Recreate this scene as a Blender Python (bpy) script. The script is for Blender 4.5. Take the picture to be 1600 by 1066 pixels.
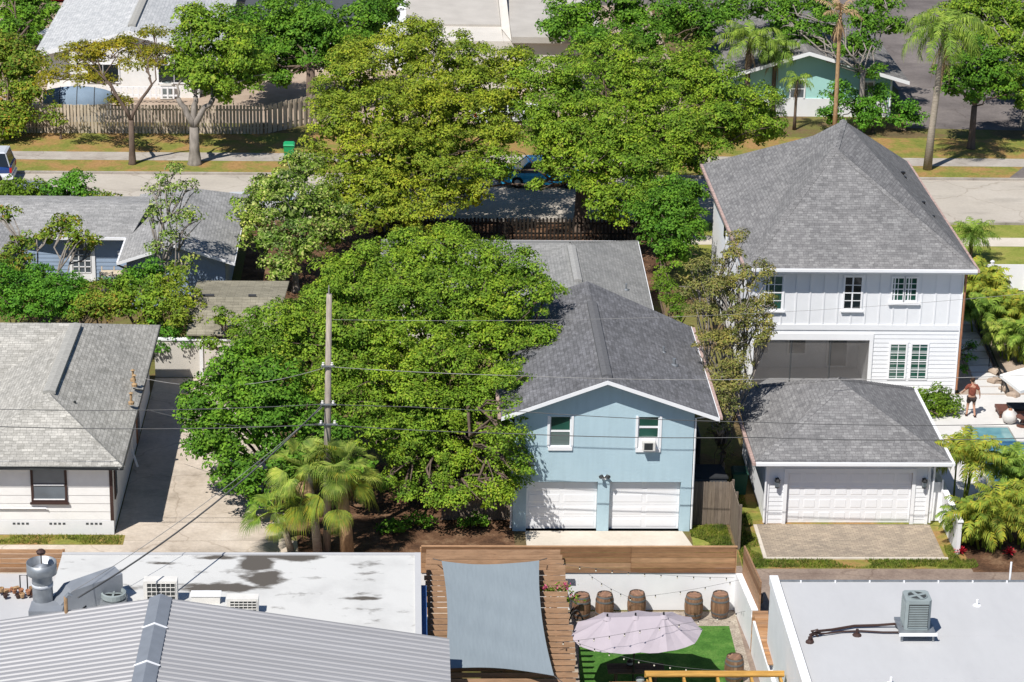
import bpy, math, random
import numpy as np
from mathutils import Vector, Matrix
for o in list(bpy.data.objects): bpy.data.objects.remove(o)
sc = bpy.context.scene
COL = sc.collection
# ------------------------------------------------------------- camera, sky, sun, exposure
H = 41.4; FPX = 4050.0
_p, _s, _r = [math.radians(a) for a in (19.93, 2.6, 1.15)]
F = Vector((math.sin(_s)*math.cos(_p), math.cos(_s)*math.cos(_p), -math.sin(_p)))
_R0 = Vector((math.cos(_s), -math.sin(_s), 0)); _U0 = _R0.cross(F)
RT = math.cos(_r)*_R0 + math.sin(_r)*_U0; UP = math.cos(_r)*_U0 - math.sin(_r)*_R0
cam = bpy.data.objects.new('camera', bpy.data.cameras.new('camera')); COL.objects.link(cam); sc.camera = cam
cam.matrix_world = Matrix(((RT.x, UP.x, -F.x, 0), (RT.y, UP.y, -F.y, 0), (RT.z, UP.z, -F.z, H), (0, 0, 0, 1)))
cam.data.sensor_width = 36; cam.data.lens = FPX*36/1600; cam.data.clip_start = 1; cam.data.clip_end = 6000
SUN_TO = Vector((-0.41, -0.57, 1.0)).normalized()      # direction to the sun
w = bpy.data.worlds.new('World'); sc.world = w; w.use_nodes = True
nt = w.node_tree; nt.nodes.clear()
sky = nt.nodes.new('ShaderNodeTexSky'); sky.sky_type = 'NISHITA'; sky.sun_disc = False
sky.sun_elevation = math.asin(SUN_TO.z); sky.sun_rotation = math.atan2(SUN_TO.x, SUN_TO.y); sky.ozone_density = 7; sky.dust_density = .3
bg = nt.nodes.new('ShaderNodeBackground'); bg.inputs[1].default_value = 0.07
wo = nt.nodes.new('ShaderNodeOutputWorld'); nt.links.new(sky.outputs[0], bg.inputs[0]); nt.links.new(bg.outputs[0], wo.inputs[0])
sun = bpy.data.objects.new('sun', bpy.data.lights.new('sun', 'SUN')); COL.objects.link(sun)
sun.data.energy = 4.9; sun.data.angle = math.radians(0.5); sun.data.color = (1.0, 0.965, 0.91)
sun.rotation_euler = (-SUN_TO).to_track_quat('-Z', 'Y').to_euler(); sun.location = (0, 60, 60)
vs = sc.view_settings; vs.view_transform = 'Standard'; vs.look = 'None'; vs.gamma = 1; vs.exposure = 0.2
sc.cycles.max_bounces = 5; sc.cycles.transparent_max_bounces = 4

# ------------------------------------------------------------- helpers
def ray(px, py): return F + RT*((px-800)/FPX) - UP*((py-533)/FPX)
def P(px, py, z=0.0):
    d = ray(px, py); return Vector((0, 0, H)) + d*((z-H)/d.z)
def PY(px, py, Y):
    d = ray(px, py); return Vector((0, 0, H)) + d*(Y/d.y)
def pxm(Y, z=0): # photo pixels per metre at depth Y
    return FPX/((Vector((0, Y, z))-Vector((0, 0, H))).dot(F))
MATS = {}
def rgb(h): # sRGB 0-255 -> linear
    return tuple(((c/255)/12.92 if c/255 <= .04045 else ((c/255+.055)/1.055)**2.4) for c in h)
class NT:
    def __init__(s, name):
        m = bpy.data.materials.new(name); m.use_nodes = True; s.m = m; s.t = m.node_tree; s.n = s.t.nodes; s.l = s.t.links
        s.b = s.n['Principled BSDF']; s.uv = s.n.new('ShaderNodeTexCoord'); MATS[name] = m
    def new(s, t, **k):
        n = s.n.new(t)
        for a, b in k.items(): setattr(n, a, b)
        return n
    def link(s, a, b): s.l.new(a, b)
    def coord(s, which='Object', scale=(1, 1, 1)):
        mp = s.new('ShaderNodeMapping'); mp.inputs['Scale'].default_value = scale
        s.link(s.uv.outputs[which], mp.inputs[0]); return mp.outputs[0]
    def noise(s, vec, scale, detail=4, rough=.6):
        n = s.new('ShaderNodeTexNoise'); n.inputs['Scale'].default_value = scale; n.inputs['Detail'].default_value = detail
        n.inputs['Roughness'].default_value = rough; s.link(vec, n.inputs['Vector']); return n.outputs['Fac']
    def ramp(s, fac, stops):
        r = s.new('ShaderNodeValToRGB'); e = r.color_ramp.elements
        while len(e) < len(stops): e.new(.5)
        for el, (p, c) in zip(e, stops): el.position = p; el.color = (*c, 1) if len(c) == 3 else c
        s.link(fac, r.inputs[0]); return r.outputs[0]
    def mix(s, fac, a, b, mode='MIX'):
        m = s.new('ShaderNodeMix', data_type='RGBA', blend_type=mode)
        if isinstance(fac, float): m.inputs[0].default_value = fac
        else: s.link(fac, m.inputs[0])
        for v, i in ((a, 6), (b, 7)):
            if isinstance(v, tuple): m.inputs[i].default_value = (*v, 1)
            else: s.link(v, m.inputs[i])
        return m.outputs[2]
    def bump(s, h, strength=.3, dist=.02):
        b = s.new('ShaderNodeBump'); b.inputs['Strength'].default_value = strength; b.inputs['Distance'].default_value = dist
        s.link(h, b.inputs['Height']); s.link(b.outputs[0], s.b.inputs['Normal'])
    def out(s, col, rough=.8, spec=.3, metal=0):
        if isinstance(col, tuple): s.b.inputs['Base Color'].default_value = (*col, 1)
        else: s.link(col, s.b.inputs['Base Color'])
        s.b.inputs['Roughness'].default_value = rough; s.b.inputs['Specular IOR Level'].default_value = spec
        s.b.inputs['Metallic'].default_value = metal; return s.m
def plain(name, c, rough=.7, spec=.3, var=.12, scale=3., metal=0, bump=0., streak=None, uv='Object'):
    t = NT(name); v = t.coord(uv, streak or (1, 1, 1)); f = t.noise(v, scale)
    d = tuple(x*(1-var) for x in c); e = tuple(min(1, x*(1+var*.7)) for x in c)
    m = t.out(t.ramp(f, [(.3, d), (.7, e)]), rough, spec, metal)
    if bump: t.bump(t.noise(v, scale*6), bump)
    return m
def islands(name, cols, rough=.7, spec=.2, scale=2., streak=(1, 1, 1), bump=.2):
    """colour changes from board to board (loose mesh pieces) with grain noise"""
    t = NT(name); g = t.new('ShaderNodeNewGeometry'); v = t.coord('Object', streak)
    c = t.ramp(g.outputs['Random Per Island'], [(i/(len(cols)-1), k) for i, k in enumerate(cols)])
    n = t.noise(v, scale, 6, .7); c = t.mix(1., c, t.ramp(n, [(.25, (.62, .6, .58)), (.65, (1.12, 1.1, 1.08))]), 'MULTIPLY')
    m = t.out(c, rough, spec); t.bump(n, bump, .01); return m
def shingle(name, a, b, c, bw=.32, rh=.145, stain=.15):
    t = NT(name); uv = t.coord('UV'); br = t.new('ShaderNodeTexBrick'); t.link(uv, br.inputs['Vector'])
    br.inputs['Scale'].default_value = 1; br.inputs['Brick Width'].default_value = bw; br.inputs['Row Height'].default_value = rh
    br.inputs['Mortar Size'].default_value = .007; br.inputs['Mortar Smooth'].default_value = .6; br.offset = .37; br.offset_frequency = 3
    br.inputs['Color1'].default_value = (0, 0, 0, 1); br.inputs['Color2'].default_value = (1, 1, 1, 1); br.inputs['Mortar'].default_value = (0, 0, 0, 1)
    vc = t.new('ShaderNodeTexVoronoi'); vc.inputs['Scale'].default_value = 1; mp = t.coord('UV', (2.6, 6.9, 1)); t.link(mp, vc.inputs['Vector'])
    base = t.ramp(br.outputs['Color'], [(0, a), (.5, b), (1, c)])
    base = t.mix(.45, base, t.ramp(vc.outputs['Color'], [(.1, a), (.5, b), (.9, c)]))
    base = t.mix(br.outputs['Fac'], base, tuple(x*.7 for x in a))
    n = t.noise(t.coord('Object'), .45, 5); k = 1-stain
    base = t.mix(1., base, t.ramp(n, [(.3, (k, k, k)), (.7, (1.06, 1.05, 1.04))]), 'MULTIPLY')
    g = t.noise(t.coord('Object'), 22, 3); base = t.mix(1., base, t.ramp(g, [(.3, (.8, .8, .8)), (.7, (1.15, 1.15, 1.15))]), 'MULTIPLY')
    m = t.out(base, .92, .15)
    mx = t.new('ShaderNodeMath', operation='MULTIPLY'); t.link(br.outputs['Fac'], mx.inputs[0]); mx.inputs[1].default_value = -1
    t.bump(mx.outputs[0], .5, .015); return m
def leafmat(name, stops, trans=.3, patch=.35, hue=None):
    t = NT(name); g = t.new('ShaderNodeNewGeometry'); pz = t.coord('Object')
    c = t.ramp(g.outputs['Random Per Island'], [(i/(len(stops)-1), k) for i, k in enumerate(stops)])
    nf = t.noise(pz, 1.7, 3); n = t.noise(pz, patch, 3); c = t.mix(1., c, t.ramp(nf, [(.36, (.50, .56, .62)), (.56, (1.1, 1.08, 1.0))]), 'MULTIPLY'); c = t.mix(1., c, t.ramp(n, [(.32, (.62, .74, .8)), (.5, (1, 1, 1)), (.68, hue or (1.25, 1.14, .9))]), 'MULTIPLY')
    t.out(c, .6, .14)
    tr = t.new('ShaderNodeBsdfTranslucent'); t.link(c, tr.inputs[0]); ms = t.new('ShaderNodeMixShader'); ms.inputs[0].default_value = trans
    t.link(t.b.outputs[0], ms.inputs[1]); t.link(tr.outputs[0], ms.inputs[2]); t.link(ms.outputs[0], t.n['Material Output'].inputs[0]); return t.m

ORG = {}
class MB:
    def __init__(s): s.v = []; s.f = []
    def add(s, vs, fs):
        n = len(s.v); s.v += [tuple(v) for v in vs]; s.f += [tuple(i+n for i in f) for f in fs]; return s
    def box(s, x0, x1, y0, y1, z0, z1):
        if x0 > x1: x0, x1 = x1, x0
        if y0 > y1: y0, y1 = y1, y0
        if z0 > z1: z0, z1 = z1, z0
        return s.add([(x0, y0, z0), (x1, y0, z0), (x1, y1, z0), (x0, y1, z0), (x0, y0, z1), (x1, y0, z1), (x1, y1, z1), (x0, y1, z1)],
                     [(0, 3, 2, 1), (4, 5, 6, 7), (0, 1, 5, 4), (1, 2, 6, 5), (2, 3, 7, 6), (3, 0, 4, 7)])
    def obox(s, c, sz, rz=0., rx=0., ry=0.):
        m = Matrix.Translation(Vector(c)) @ Matrix.Rotation(rz, 4, 'Z') @ Matrix.Rotation(rx, 4, 'X') @ Matrix.Rotation(ry, 4, 'Y')
        a, b, d = [k/2 for k in sz]
        vs = [m @ Vector(v) for v in ((-a, -b, -d), (a, -b, -d), (a, b, -d), (-a, b, -d), (-a, -b, d), (a, -b, d), (a, b, d), (-a, b, d))]
        return s.add(vs, [(0, 3, 2, 1), (4, 5, 6, 7), (0, 1, 5, 4), (1, 2, 6, 5), (2, 3, 7, 6), (3, 0, 4, 7)])
    def beam(s, a, b, wd, ht):
        a = Vector(a); b = Vector(b); d = (b-a).normalized(); q = Vector((-d.y, d.x, 0))
        q = q.normalized() if q.length > 1e-5 else Vector((1, 0, 0)); u = d.cross(q)*-1
        if abs(d.z) < .99: u = Vector((0, 0, 1))
        vs = [p + q*i*wd/2 + u*j*ht/2 for p in (a, b) for i, j in ((-1, -1), (1, -1), (1, 1), (-1, 1))]
        return s.add(vs, [(0, 1, 2, 3), (7, 6, 5, 4), (0, 4, 5, 1), (1, 5, 6, 2), (2, 6, 7, 3), (3, 7, 4, 0)])
    def poly(s, pts): return s.add(pts, [tuple(range(len(pts)))])
    def prism(s, pts, z0, z1):
        n = len(pts); return s.add([(p[0], p[1], z0) for p in pts]+[(p[0], p[1], z1) for p in pts],
            [tuple(range(n-1, -1, -1)), tuple(range(n, 2*n))]+[(i, (i+1) % n, (i+1) % n+n, i+n) for i in range(n)])
    def yprism(s, pts, y0, y1): # outline in x,z extruded along y
        n = len(pts); return s.add([(p[0], y0, p[1]) for p in pts]+[(p[0], y1, p[1]) for p in pts],
            [tuple(range(n)), tuple(range(2*n-1, n-1, -1))]+[(i+n, (i+1) % n+n, (i+1) % n, i) for i in range(n)])
    def roof(s, faces, t=.12):
        """closed shell: the given top faces, a copy t below, and skirts on the open edges"""
        key = {}; vs = []; fs = []
        for f in faces:
            idx = []
            for p in f:
                k = tuple(round(c, 3) for c in p)
                if k not in key: key[k] = len(vs); vs.append(Vector(p))
                idx.append(key[k])
            a = Vector((0, 0, 0))
            for i in range(len(idx)): a += vs[idx[i]].cross(vs[idx[(i+1) % len(idx)]])
            if a.z < 0: idx.reverse()
            fs.append(idx)
        n = len(vs); ed = {}
        for f in fs:
            for i in range(len(f)): ed[(f[i], f[(i+1) % len(f)])] = 1
        side = [(a, a+n, b+n, b) for (a, b) in ed if (b, a) not in ed]
        return s.add(vs+[v-Vector((0, 0, t)) for v in vs], [tuple(f) for f in fs]+[tuple(i+n for i in reversed(f)) for f in fs]+side)
    def tube(s, pts, r, n=6, cap=True):
        pts = [Vector(p) for p in pts]; k = len(pts); rs = r if isinstance(r, (list, tuple)) else [r]*k; vs = []
        up = None
        for i, p in enumerate(pts):
            d = (pts[min(i+1, k-1)]-pts[max(i-1, 0)]).normalized()
            if up is None: up = Vector((0, 0, 1)) if abs(d.z) < .9 else Vector((1, 0, 0))
            a = d.cross(up).normalized(); b = a.cross(d).normalized(); up = b
            vs += [p + (a*math.cos(2*math.pi*j/n) + b*math.sin(2*math.pi*j/n))*rs[i] for j in range(n)]
        fs = [(i*n+j, i*n+(j+1) % n, (i+1)*n+(j+1) % n, (i+1)*n+j) for i in range(k-1) for j in range(n)]
        if cap: fs += [tuple(range(n-1, -1, -1)), tuple(range((k-1)*n, k*n))]
        return s.add(vs, fs)
    def lathe(s, c, prof, n=16, cap=True):
        c = Vector(c); vs = [c+Vector((r*math.cos(2*math.pi*j/n), r*math.sin(2*math.pi*j/n), z)) for r, z in prof for j in range(n)]; k = len(prof)
        fs = [(i*n+j, i*n+(j+1) % n, (i+1)*n+(j+1) % n, (i+1)*n+j) for i in range(k-1) for j in range(n)]
        if cap: fs += [tuple(range(n-1, -1, -1)), tuple(range((k-1)*n, k*n))]
        return s.add(vs, fs)
    def ball(s, c, r, n=10, m=7):
        r = r if isinstance(r, (list, tuple)) else (r, r, r); vs = []
        for i in range(m+1):
            t = math.pi*i/m
            vs += [(c[0]+r[0]*math.sin(t)*math.cos(2*math.pi*j/n), c[1]+r[1]*math.sin(t)*math.sin(2*math.pi*j/n), c[2]-r[2]*math.cos(t)) for j in range(n)]
        return s.add(vs, [(i*n+j, i*n+(j+1) % n, (i+1)*n+(j+1) % n, (i+1)*n+j) for i in range(m) for j in range(n)])
    def build(s, name, mat, parent=None, smooth=False):
        v = np.array(s.v, dtype=np.float64)
        if parent is not None: org = ORG[parent.name]
        else:
            mn, mx = v.min(0), v.max(0); org = Vector(((mn[0]+mx[0])/2, (mn[1]+mx[1])/2, mn[2]))
        v = v - np.array(org)
        me = bpy.data.meshes.new(name); me.from_pydata(v.tolist(), [], s.f); me.update()
        uv = me.uv_layers.new(name='uv'); co = v + np.array(org); dat = np.zeros((len(me.loops), 2), np.float32)
        for p in me.polygons:
            nx, ny, nz = p.normal; h = math.hypot(nx, ny)
            if h < 1e-3: ax = (1, 0, 0); sx = (0, 1, 0)
            else: ax = (-ny/h, nx/h, 0); sx = (-nz*nx/h, -nz*ny/h, h)
            c = co[list(p.vertices)]; dat[p.loop_start:p.loop_start+p.loop_total, 0] = c @ np.array(ax); dat[p.loop_start:p.loop_start+p.loop_total, 1] = c @ np.array(sx)
        uv.data.foreach_set('uv', dat.ravel())
        if smooth: me.polygons.foreach_set('use_smooth', [True]*len(me.polygons))
        me.materials.append(MATS[mat] if isinstance(mat, str) else mat)
        o = bpy.data.objects.new(name, me); COL.objects.link(o)
        if parent is not None: o.parent = parent
        else: o.location = org
        ORG[o.name] = org; return o
def np_mesh(name, verts, nper, mat, parent=None, base=None, tri=None):
    """verts: (N,nper,3) loose faces"""
    N = len(verts); org = ORG[parent.name] if parent is not None else Vector(base)
    co = (verts.reshape(-1, 3)-np.array(org)).astype(np.float32)
    me = bpy.data.meshes.new(name); me.vertices.add(N*nper); me.vertices.foreach_set('co', co.ravel())
    me.loops.add(N*nper); me.loops.foreach_set('vertex_index', np.arange(N*nper, dtype=np.int32))
    me.polygons.add(N); me.polygons.foreach_set('loop_start', np.arange(0, N*nper, nper, dtype=np.int32)); me.polygons.foreach_set('loop_total', np.full(N, nper, np.int32))
    me.update(calc_edges=True); me.materials.append(MATS[mat])
    o = bpy.data.objects.new(name, me); COL.objects.link(o)
    if parent is not None: o.parent = parent
    else: o.location = org
    ORG[o.name] = org; return o
def tag(o, label=None, cat=None, group=None, kind=None):
    if label: o['label'] = label
    if cat: o['category'] = cat
    if group: o['group'] = group
    if kind: o['kind'] = kind
    return o
def thing(name, label, cat, loc, group=None):
    o = bpy.data.objects.new(name, None); o.empty_display_size = .2; COL.objects.link(o); o.location = loc; ORG[o.name] = Vector(loc)
    return tag(o, label, cat, group)
def copy_tree(o, loc, rz=0., label=None, scale=1., group=None):
    c = o.copy(); COL.objects.link(c); c.location = loc; c.rotation_euler = (0, 0, rz); c.scale = (scale,)*3
    if label: c['label'] = label
    if group: c['group'] = group
    def rec(a, b):
        for ch in [x for x in o_children(a)]:
            d = ch.copy(); COL.objects.link(d); d.parent = b; rec(ch, d)
    rec(o, c); ORG[c.name] = Vector(loc); return c
def o_children(a): return [x for x in bpy.data.objects if x.parent == a]
def struct(name, mb, mat): return tag(mb.build(name, mat), kind='structure')

# ------------------------------------------------------------- materials
plain('ground', rgb((150, 135, 88)))
def groundmat(name, stops, sc1=.35, sc2=6., bump=.5, fine=(.7, 1.2)):
    t = NT(name); v = t.coord('Object'); a = t.noise(v, sc1, 6, .65); c = t.ramp(a, stops); b = t.noise(v, sc2, 5, .8)
    c = t.mix(1., c, t.ramp(b, [(.3, (fine[0],)*3), (.7, (fine[1],)*3)]), 'MULTIPLY')
    if name in ('street', 'drive_old', 'alley_asphalt', 'asphalt', 'walkway'):
        wv = t.new('ShaderNodeVectorMath', operation='ADD'); nn = t.new('ShaderNodeTexNoise'); nn.inputs['Scale'].default_value = .9; t.link(v, nn.inputs['Vector']); t.link(v, wv.inputs[0]); t.link(nn.outputs['Color'], wv.inputs[1])
        vo = t.new('ShaderNodeTexVoronoi', feature='DISTANCE_TO_EDGE'); vo.inputs['Scale'].default_value = .22; t.link(wv.outputs[0], vo.inputs['Vector'])
        c = t.mix(1., c, t.ramp(vo.outputs['Distance'], [(.003, (.80, .78, .76)), (.010, (1, 1, 1))]), 'MULTIPLY')
        pt2 = t.noise(t.coord('Object', (.35, 1, 1)), .55, 4); c = t.mix(1., c, t.ramp(pt2, [(.36, (.84, .84, .84)), (.46, (1, 1, 1))]), 'MULTIPLY')
    m = t.out(c, .95, .1); t.bump(b, bump, .03); return m
groundmat('earth', [(.3, (.10, .085, .045)), (.45, (.17, .12, .06)), (.55, (.15, .15, .045)), (.72, (.26, .18, .09))])
groundmat('grass_dry', [(.3, (.13, .17, .035)), (.45, (.22, .22, .05)), (.57, (.34, .21, .08)), (.72, (.38, .22, .10))], .5, 5, .6, (.65, 1.2))
groundmat('grass_green', [(.3, (.16, .20, .035)), (.5, (.24, .26, .055)), (.72, (.34, .29, .09))], .7, 7, .5)
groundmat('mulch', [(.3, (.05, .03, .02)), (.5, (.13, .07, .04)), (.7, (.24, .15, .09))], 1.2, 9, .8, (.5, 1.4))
groundmat('street', [(.3, (.40, .36, .31)), (.5, (.45, .405, .345)), (.7, (.49, .445, .385))], .25, 5, .15, (.9, 1.06))
groundmat('walkway', [(.3, (.33, .29, .25)), (.7, (.46, .42, .37))], .9, 6, .2, (.85, 1.08))
groundmat('asphalt', [(.3, rgb((96, 90, 88))), (.5, rgb((116, 109, 106))), (.7, rgb((134, 126, 121)))], .25, 6, .3, (.8, 1.15))
groundmat('alley_asphalt', [(.3, rgb((118, 102, 92))), (.5, rgb((142, 126, 114))), (.7, rgb((160, 142, 126)))], .6, 9, .4, (.75, 1.18))
groundmat('drive_old', [(.25, (.30, .245, .19)), (.42, (.50, .425, .345)), (.6, (.58, .50, .415)), (.75, (.63, .565, .485))], .45, 5, .3, (.82, 1.1))
groundmat('concrete_new', [(.3, (.52, .46, .38)), (.7, (.62, .56, .48))], .7, 6, .1, (.94, 1.05))
groundmat('deck_white', [(.3, (.56, .54, .51)), (.7, (.64, .62, .59))], .7, 6, .05, (.96, 1.03))
groundmat('gravel', [(.3, (.25, .2, .16)), (.7, (.5, .44, .36))], 2, 16, 1., (.5, 1.4))
groundmat('turf', [(.3, (.04, .11, .02)), (.5, (.065, .165, .03)), (.7, (.12, .23, .05))], 1.6, 14, .6, (.6, 1.35))
groundmat('sand', [(.3, (.33, .25, .19)), (.7, (.45, .36, .28))], 1.2, 12, .4, (.85, 1.1))
t = NT('roof_white_old'); v = t.coord('Object'); a = t.noise(v, .35, 6, .65)
c_ = t.ramp(a, [(.25, (.47, .465, .45)), (.5, (.58, .575, .555))])
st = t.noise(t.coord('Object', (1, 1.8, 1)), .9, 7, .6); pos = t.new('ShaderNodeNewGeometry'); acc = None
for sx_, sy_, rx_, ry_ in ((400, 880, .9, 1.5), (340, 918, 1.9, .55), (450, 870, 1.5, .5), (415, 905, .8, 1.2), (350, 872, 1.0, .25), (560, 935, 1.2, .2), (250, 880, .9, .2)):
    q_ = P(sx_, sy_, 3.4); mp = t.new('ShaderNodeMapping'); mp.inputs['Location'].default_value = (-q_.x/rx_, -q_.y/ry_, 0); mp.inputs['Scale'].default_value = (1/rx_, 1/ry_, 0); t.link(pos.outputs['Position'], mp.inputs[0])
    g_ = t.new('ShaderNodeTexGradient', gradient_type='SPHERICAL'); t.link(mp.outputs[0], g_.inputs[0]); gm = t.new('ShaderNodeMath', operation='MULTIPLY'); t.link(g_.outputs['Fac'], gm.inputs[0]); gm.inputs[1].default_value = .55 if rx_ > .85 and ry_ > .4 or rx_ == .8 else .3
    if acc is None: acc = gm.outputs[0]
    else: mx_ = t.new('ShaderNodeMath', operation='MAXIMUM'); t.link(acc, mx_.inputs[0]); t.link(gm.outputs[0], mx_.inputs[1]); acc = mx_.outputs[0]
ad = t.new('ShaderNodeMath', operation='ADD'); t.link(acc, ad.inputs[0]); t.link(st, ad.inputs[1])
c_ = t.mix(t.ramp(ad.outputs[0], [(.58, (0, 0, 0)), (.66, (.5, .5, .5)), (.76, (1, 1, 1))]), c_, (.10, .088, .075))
t.out(c_, .7, .3); t.bump(t.noise(v, 9), .25, .02)
t = NT('roof_membrane'); v = t.coord('Object'); a = t.noise(t.coord('Object', (1, .35, 1)), .6, 8, .7)
c_ = t.ramp(a, [(.3, (.445, .445, .45)), (.7, (.50, .50, .505))]); d_ = t.noise(v, 2.3, 8, .75)
c_ = t.mix(t.ramp(d_, [(.72, (0, 0, 0)), (.8, (.55, .55, .55))]), c_, rgb((150, 146, 142))); t.out(c_, .8, .2); t.bump(t.noise(v, 5), .12, .02)
shingle('shingle_dark', (.11, .11, .115), (.16, .16, .168), (.23, .23, .245), .25, .145)
shingle('shingle_low', (.22, .22, .212), (.275, .275, .265), (.335, .33, .32), .25, .145)
shingle('shingle_grey', (.16, .157, .158), (.215, .21, .21), (.31, .305, .30), .22, .14)
shingle('shingle_left', (.29, .28, .25), (.41, .395, .36), (.56, .54, .49), .24, .14)
shingle('shingle_blue_house', (.26, .26, .255), (.34, .335, .33), (.44, .435, .425), .25, .15, .25)
shingle('shingle_far', (.40, .41, .42), (.50, .51, .51), (.60, .60, .60), .4, .2, .1)
shingle('shingle_tan', (.22, .20, .15), (.29, .265, .20), (.36, .33, .25), .38, .2, .2)
shingle('shingle_mint', (.14, .135, .13), (.20, .19, .185), (.27, .26, .25), .4, .2)
t = NT('stucco_blue'); v = t.coord('Object'); c_ = t.ramp(t.noise(v, 1.1, 5), [(.3, (.425, .565, .63)), (.7, (.46, .605, .67))])
c_ = t.mix(1., c_, t.ramp(t.noise(t.coord('Object', (3.5, 3.5, .35)), 1.5, 5, .6), [(.35, (.955, .955, .955)), (.6, (1.01, 1.01, 1.01))]), 'MULTIPLY'); t.out(c_, .85, .2); t.bump(t.noise(v, 9, 6, .7), .45, .02)
plain('stucco_white', (.78, .78, .785), .85, .2, .05, 1.0, bump=.12)
plain('stucco_cream', (.62, .58, .52), .85, .2, .08, .8, bump=.2)
plain('stucco_beige', (.45, .42, .38), .9, .15, .1, .6, bump=.2)
plain('stucco_mint', (.40, .68, .64), .85, .2, .05, .8)
plain('siding_white', (.78, .785, .80), .6, .3, .03, 2.)
plain('siding_warm', (.80, .785, .76), .7, .3, .06, 1.5)
plain('siding_blue', (.30, .385, .51), .7, .3, .06, 1.5)
plain('white_paint', (.84, .84, .85), .5, .4, .03, 2.)
plain('door_white', (.82, .82, .83), .5, .4, .02, 2.)
plain('brown_trim', (.055, .03, .025), .6, .3, .1, 4.)
plain('black_metal', (.015, .015, .017), .45, .4, .1, 4.)
plain('dark_cloth', (.03, .032, .035), .8, .2, .2, 3.)
plain('dark_grey', (.08, .085, .09), .7, .3, .15, 3.)
plain('vent_dark', (.055, .055, .06), .8, .2, .15, 8.)
plain('vent_rear', (.33, .325, .31), .85, .2, .15, 8.)
plain('vent_blue', (.125, .125, .13), .85, .2, .15, 8.)
plain('vent_mid', (.12, .12, .12), .85, .2, .15, 8.)
plain('vent_light', (.36, .35, .32), .85, .2, .15, 8.)
plain('galv', (.30, .32, .34), .45, .5, .2, 4., metal=.55)
plain('duct_grey', (.27, .29, .32), .5, .5, .12, 2., metal=.2)
plain('metal_roof', (.37, .365, .37), .5, .4, .10, .5, metal=.25, streak=(.25, 4, 1))
plain('ridge_cap', (.27, .29, .32), .5, .4, .1, 2., metal=.3)
plain('gutter_rust', (.45, .32, .28), .7, .3, .35, 6.)
plain('ac_grey', (.27, .31, .31), .55, .4, .1, 3.)
plain('ac_dark', (.05, .055, .055), .6, .3, .2, 5.)
plain('ac_white', (.68, .66, .62), .6, .3, .08, 3.)
plain('bulb', (.8, .74, .6), .2, .6, .05, 3.)
plain('wire', (.10, .10, .10), .7, .2, .3, 1.)
plain('wire_light', (.30, .29, .28), .6, .3, .3, 1.)
plain('pole_wood', (.36, .31, .26), .85, .15, .35, 3., streak=(6, 6, .6), bump=.3)
plain('sail_cloth', (.235, .275, .30), .85, .15, .06, 1.5, streak=(9, .8, 1), bump=.15)
plain('umbrella_cloth', (.42, .37, .40), .85, .15, .05, 2.)
plain('umbrella_white', (.78, .77, .74), .85, .15, .05, 2.)
plain('blue_paint', (.05, .12, .30), .6, .3, .1, 2.)
plain('bark_grey', (.26, .23, .20), .95, .1, .35, 5., streak=(1, 1, .35), bump=.6)
plain('bark_brown', (.15, .11, .085), .95, .1, .35, 5., streak=(1, 1, .35), bump=.6)
plain('bark_palm', (.36, .31, .25), .95, .1, .25, 7., streak=(.6, .6, 3), bump=.6)
plain('bark_orange', (.42, .27, .15), .95, .1, .35, 9., streak=(1, 1, .5), bump=.6)
plain('frond_dead', (.40, .27, .15), .85, .1, .4, 3.)
plain('terracotta', (.38, .18, .10), .8, .2, .2, 3.)
plain('green_plastic', (.01, .075, .05), .5, .4, .1, 3.)
plain('green_bin', (.015, .33, .12), .5, .4, .1, 3.)
plain('bag_black', (.012, .012, .013), .35, .5, .2, 8., bump=.8)
plain('tarp_blue_grey', (.20, .27, .35), .7, .3, .1, 2.)
plain('flower_pink', (.62, .10, .22), .7, .2, .3, 9.)
plain('flower_red', (.50, .02, .04), .6, .2, .3, 9.)
plain('skin', (.50, .27, .18), .55, .35, .06, 9.)
plain('shirt_rust', (.24, .075, .05), .85, .1, .35, 14.)
plain('shorts_dark', (.045, .035, .032), .85, .1, .2, 8.)
plain('hair_brown', (.05, .028, .018), .7, .2, .2, 20.)
plain('pot_white', (.62, .58, .54), .7, .3, .08, 4.)
plain('table_brown', (.14, .06, .04), .5, .4, .2, 4.)
plain('car_blue', (.02, .06, .22), .25, .6, .03, 1.)
plain('car_silver', (.55, .57, .60), .25, .6, .03, 1.)
plain('car_grey', (.22, .24, .27), .25, .6, .03, 1.)
plain('car_cyan', (.05, .50, .90), .25, .6, .03, 1.)
plain('car_white', (.75, .76, .78), .3, .6, .02, 1.)
plain('tyre', (.015, .015, .015), .8, .2, .1, 5.)
plain('tail_red', (.45, .01, .01), .3, .5, .05, 5.)
plain('pool_tile', (.05, .14, .24), .3, .5, .25, 5.)
t = NT('pool_water'); v = t.coord('Object'); t.out(t.ramp(t.noise(v, .9, 2), [(.35, (.03, .10, .19)), (.65, (.07, .20, .30))]), .06, .6); t.bump(t.noise(v, 7, 2), .25, .02)
t = NT('spa_water'); v = t.coord('Object'); t.out(t.ramp(t.noise(v, 1.5, 2), [(.35, (.10, .24, .27)), (.65, (.16, .33, .34))]), .06, .6); t.bump(t.noise(v, 7, 2), .25, .02)
def glass(name, c, rough=.08): 
    t = NT(name); v = t.coord('Object'); return t.out(t.ramp(t.noise(v, .8, 2), [(.3, tuple(x*.7 for x in c)), (.7, tuple(x*1.3 for x in c))]), rough, .7)
glass('glass_dark', (.012, .018, .02)); glass('glass_green', (.02, .075, .055)); glass('glass_grey', (.10, .12, .14), .15); glass('glass_car', (.01, .012, .015))
plain('blind', (.13, .17, .16), .6, .3, .2, 2., streak=(.2, .2, 14))
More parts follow.
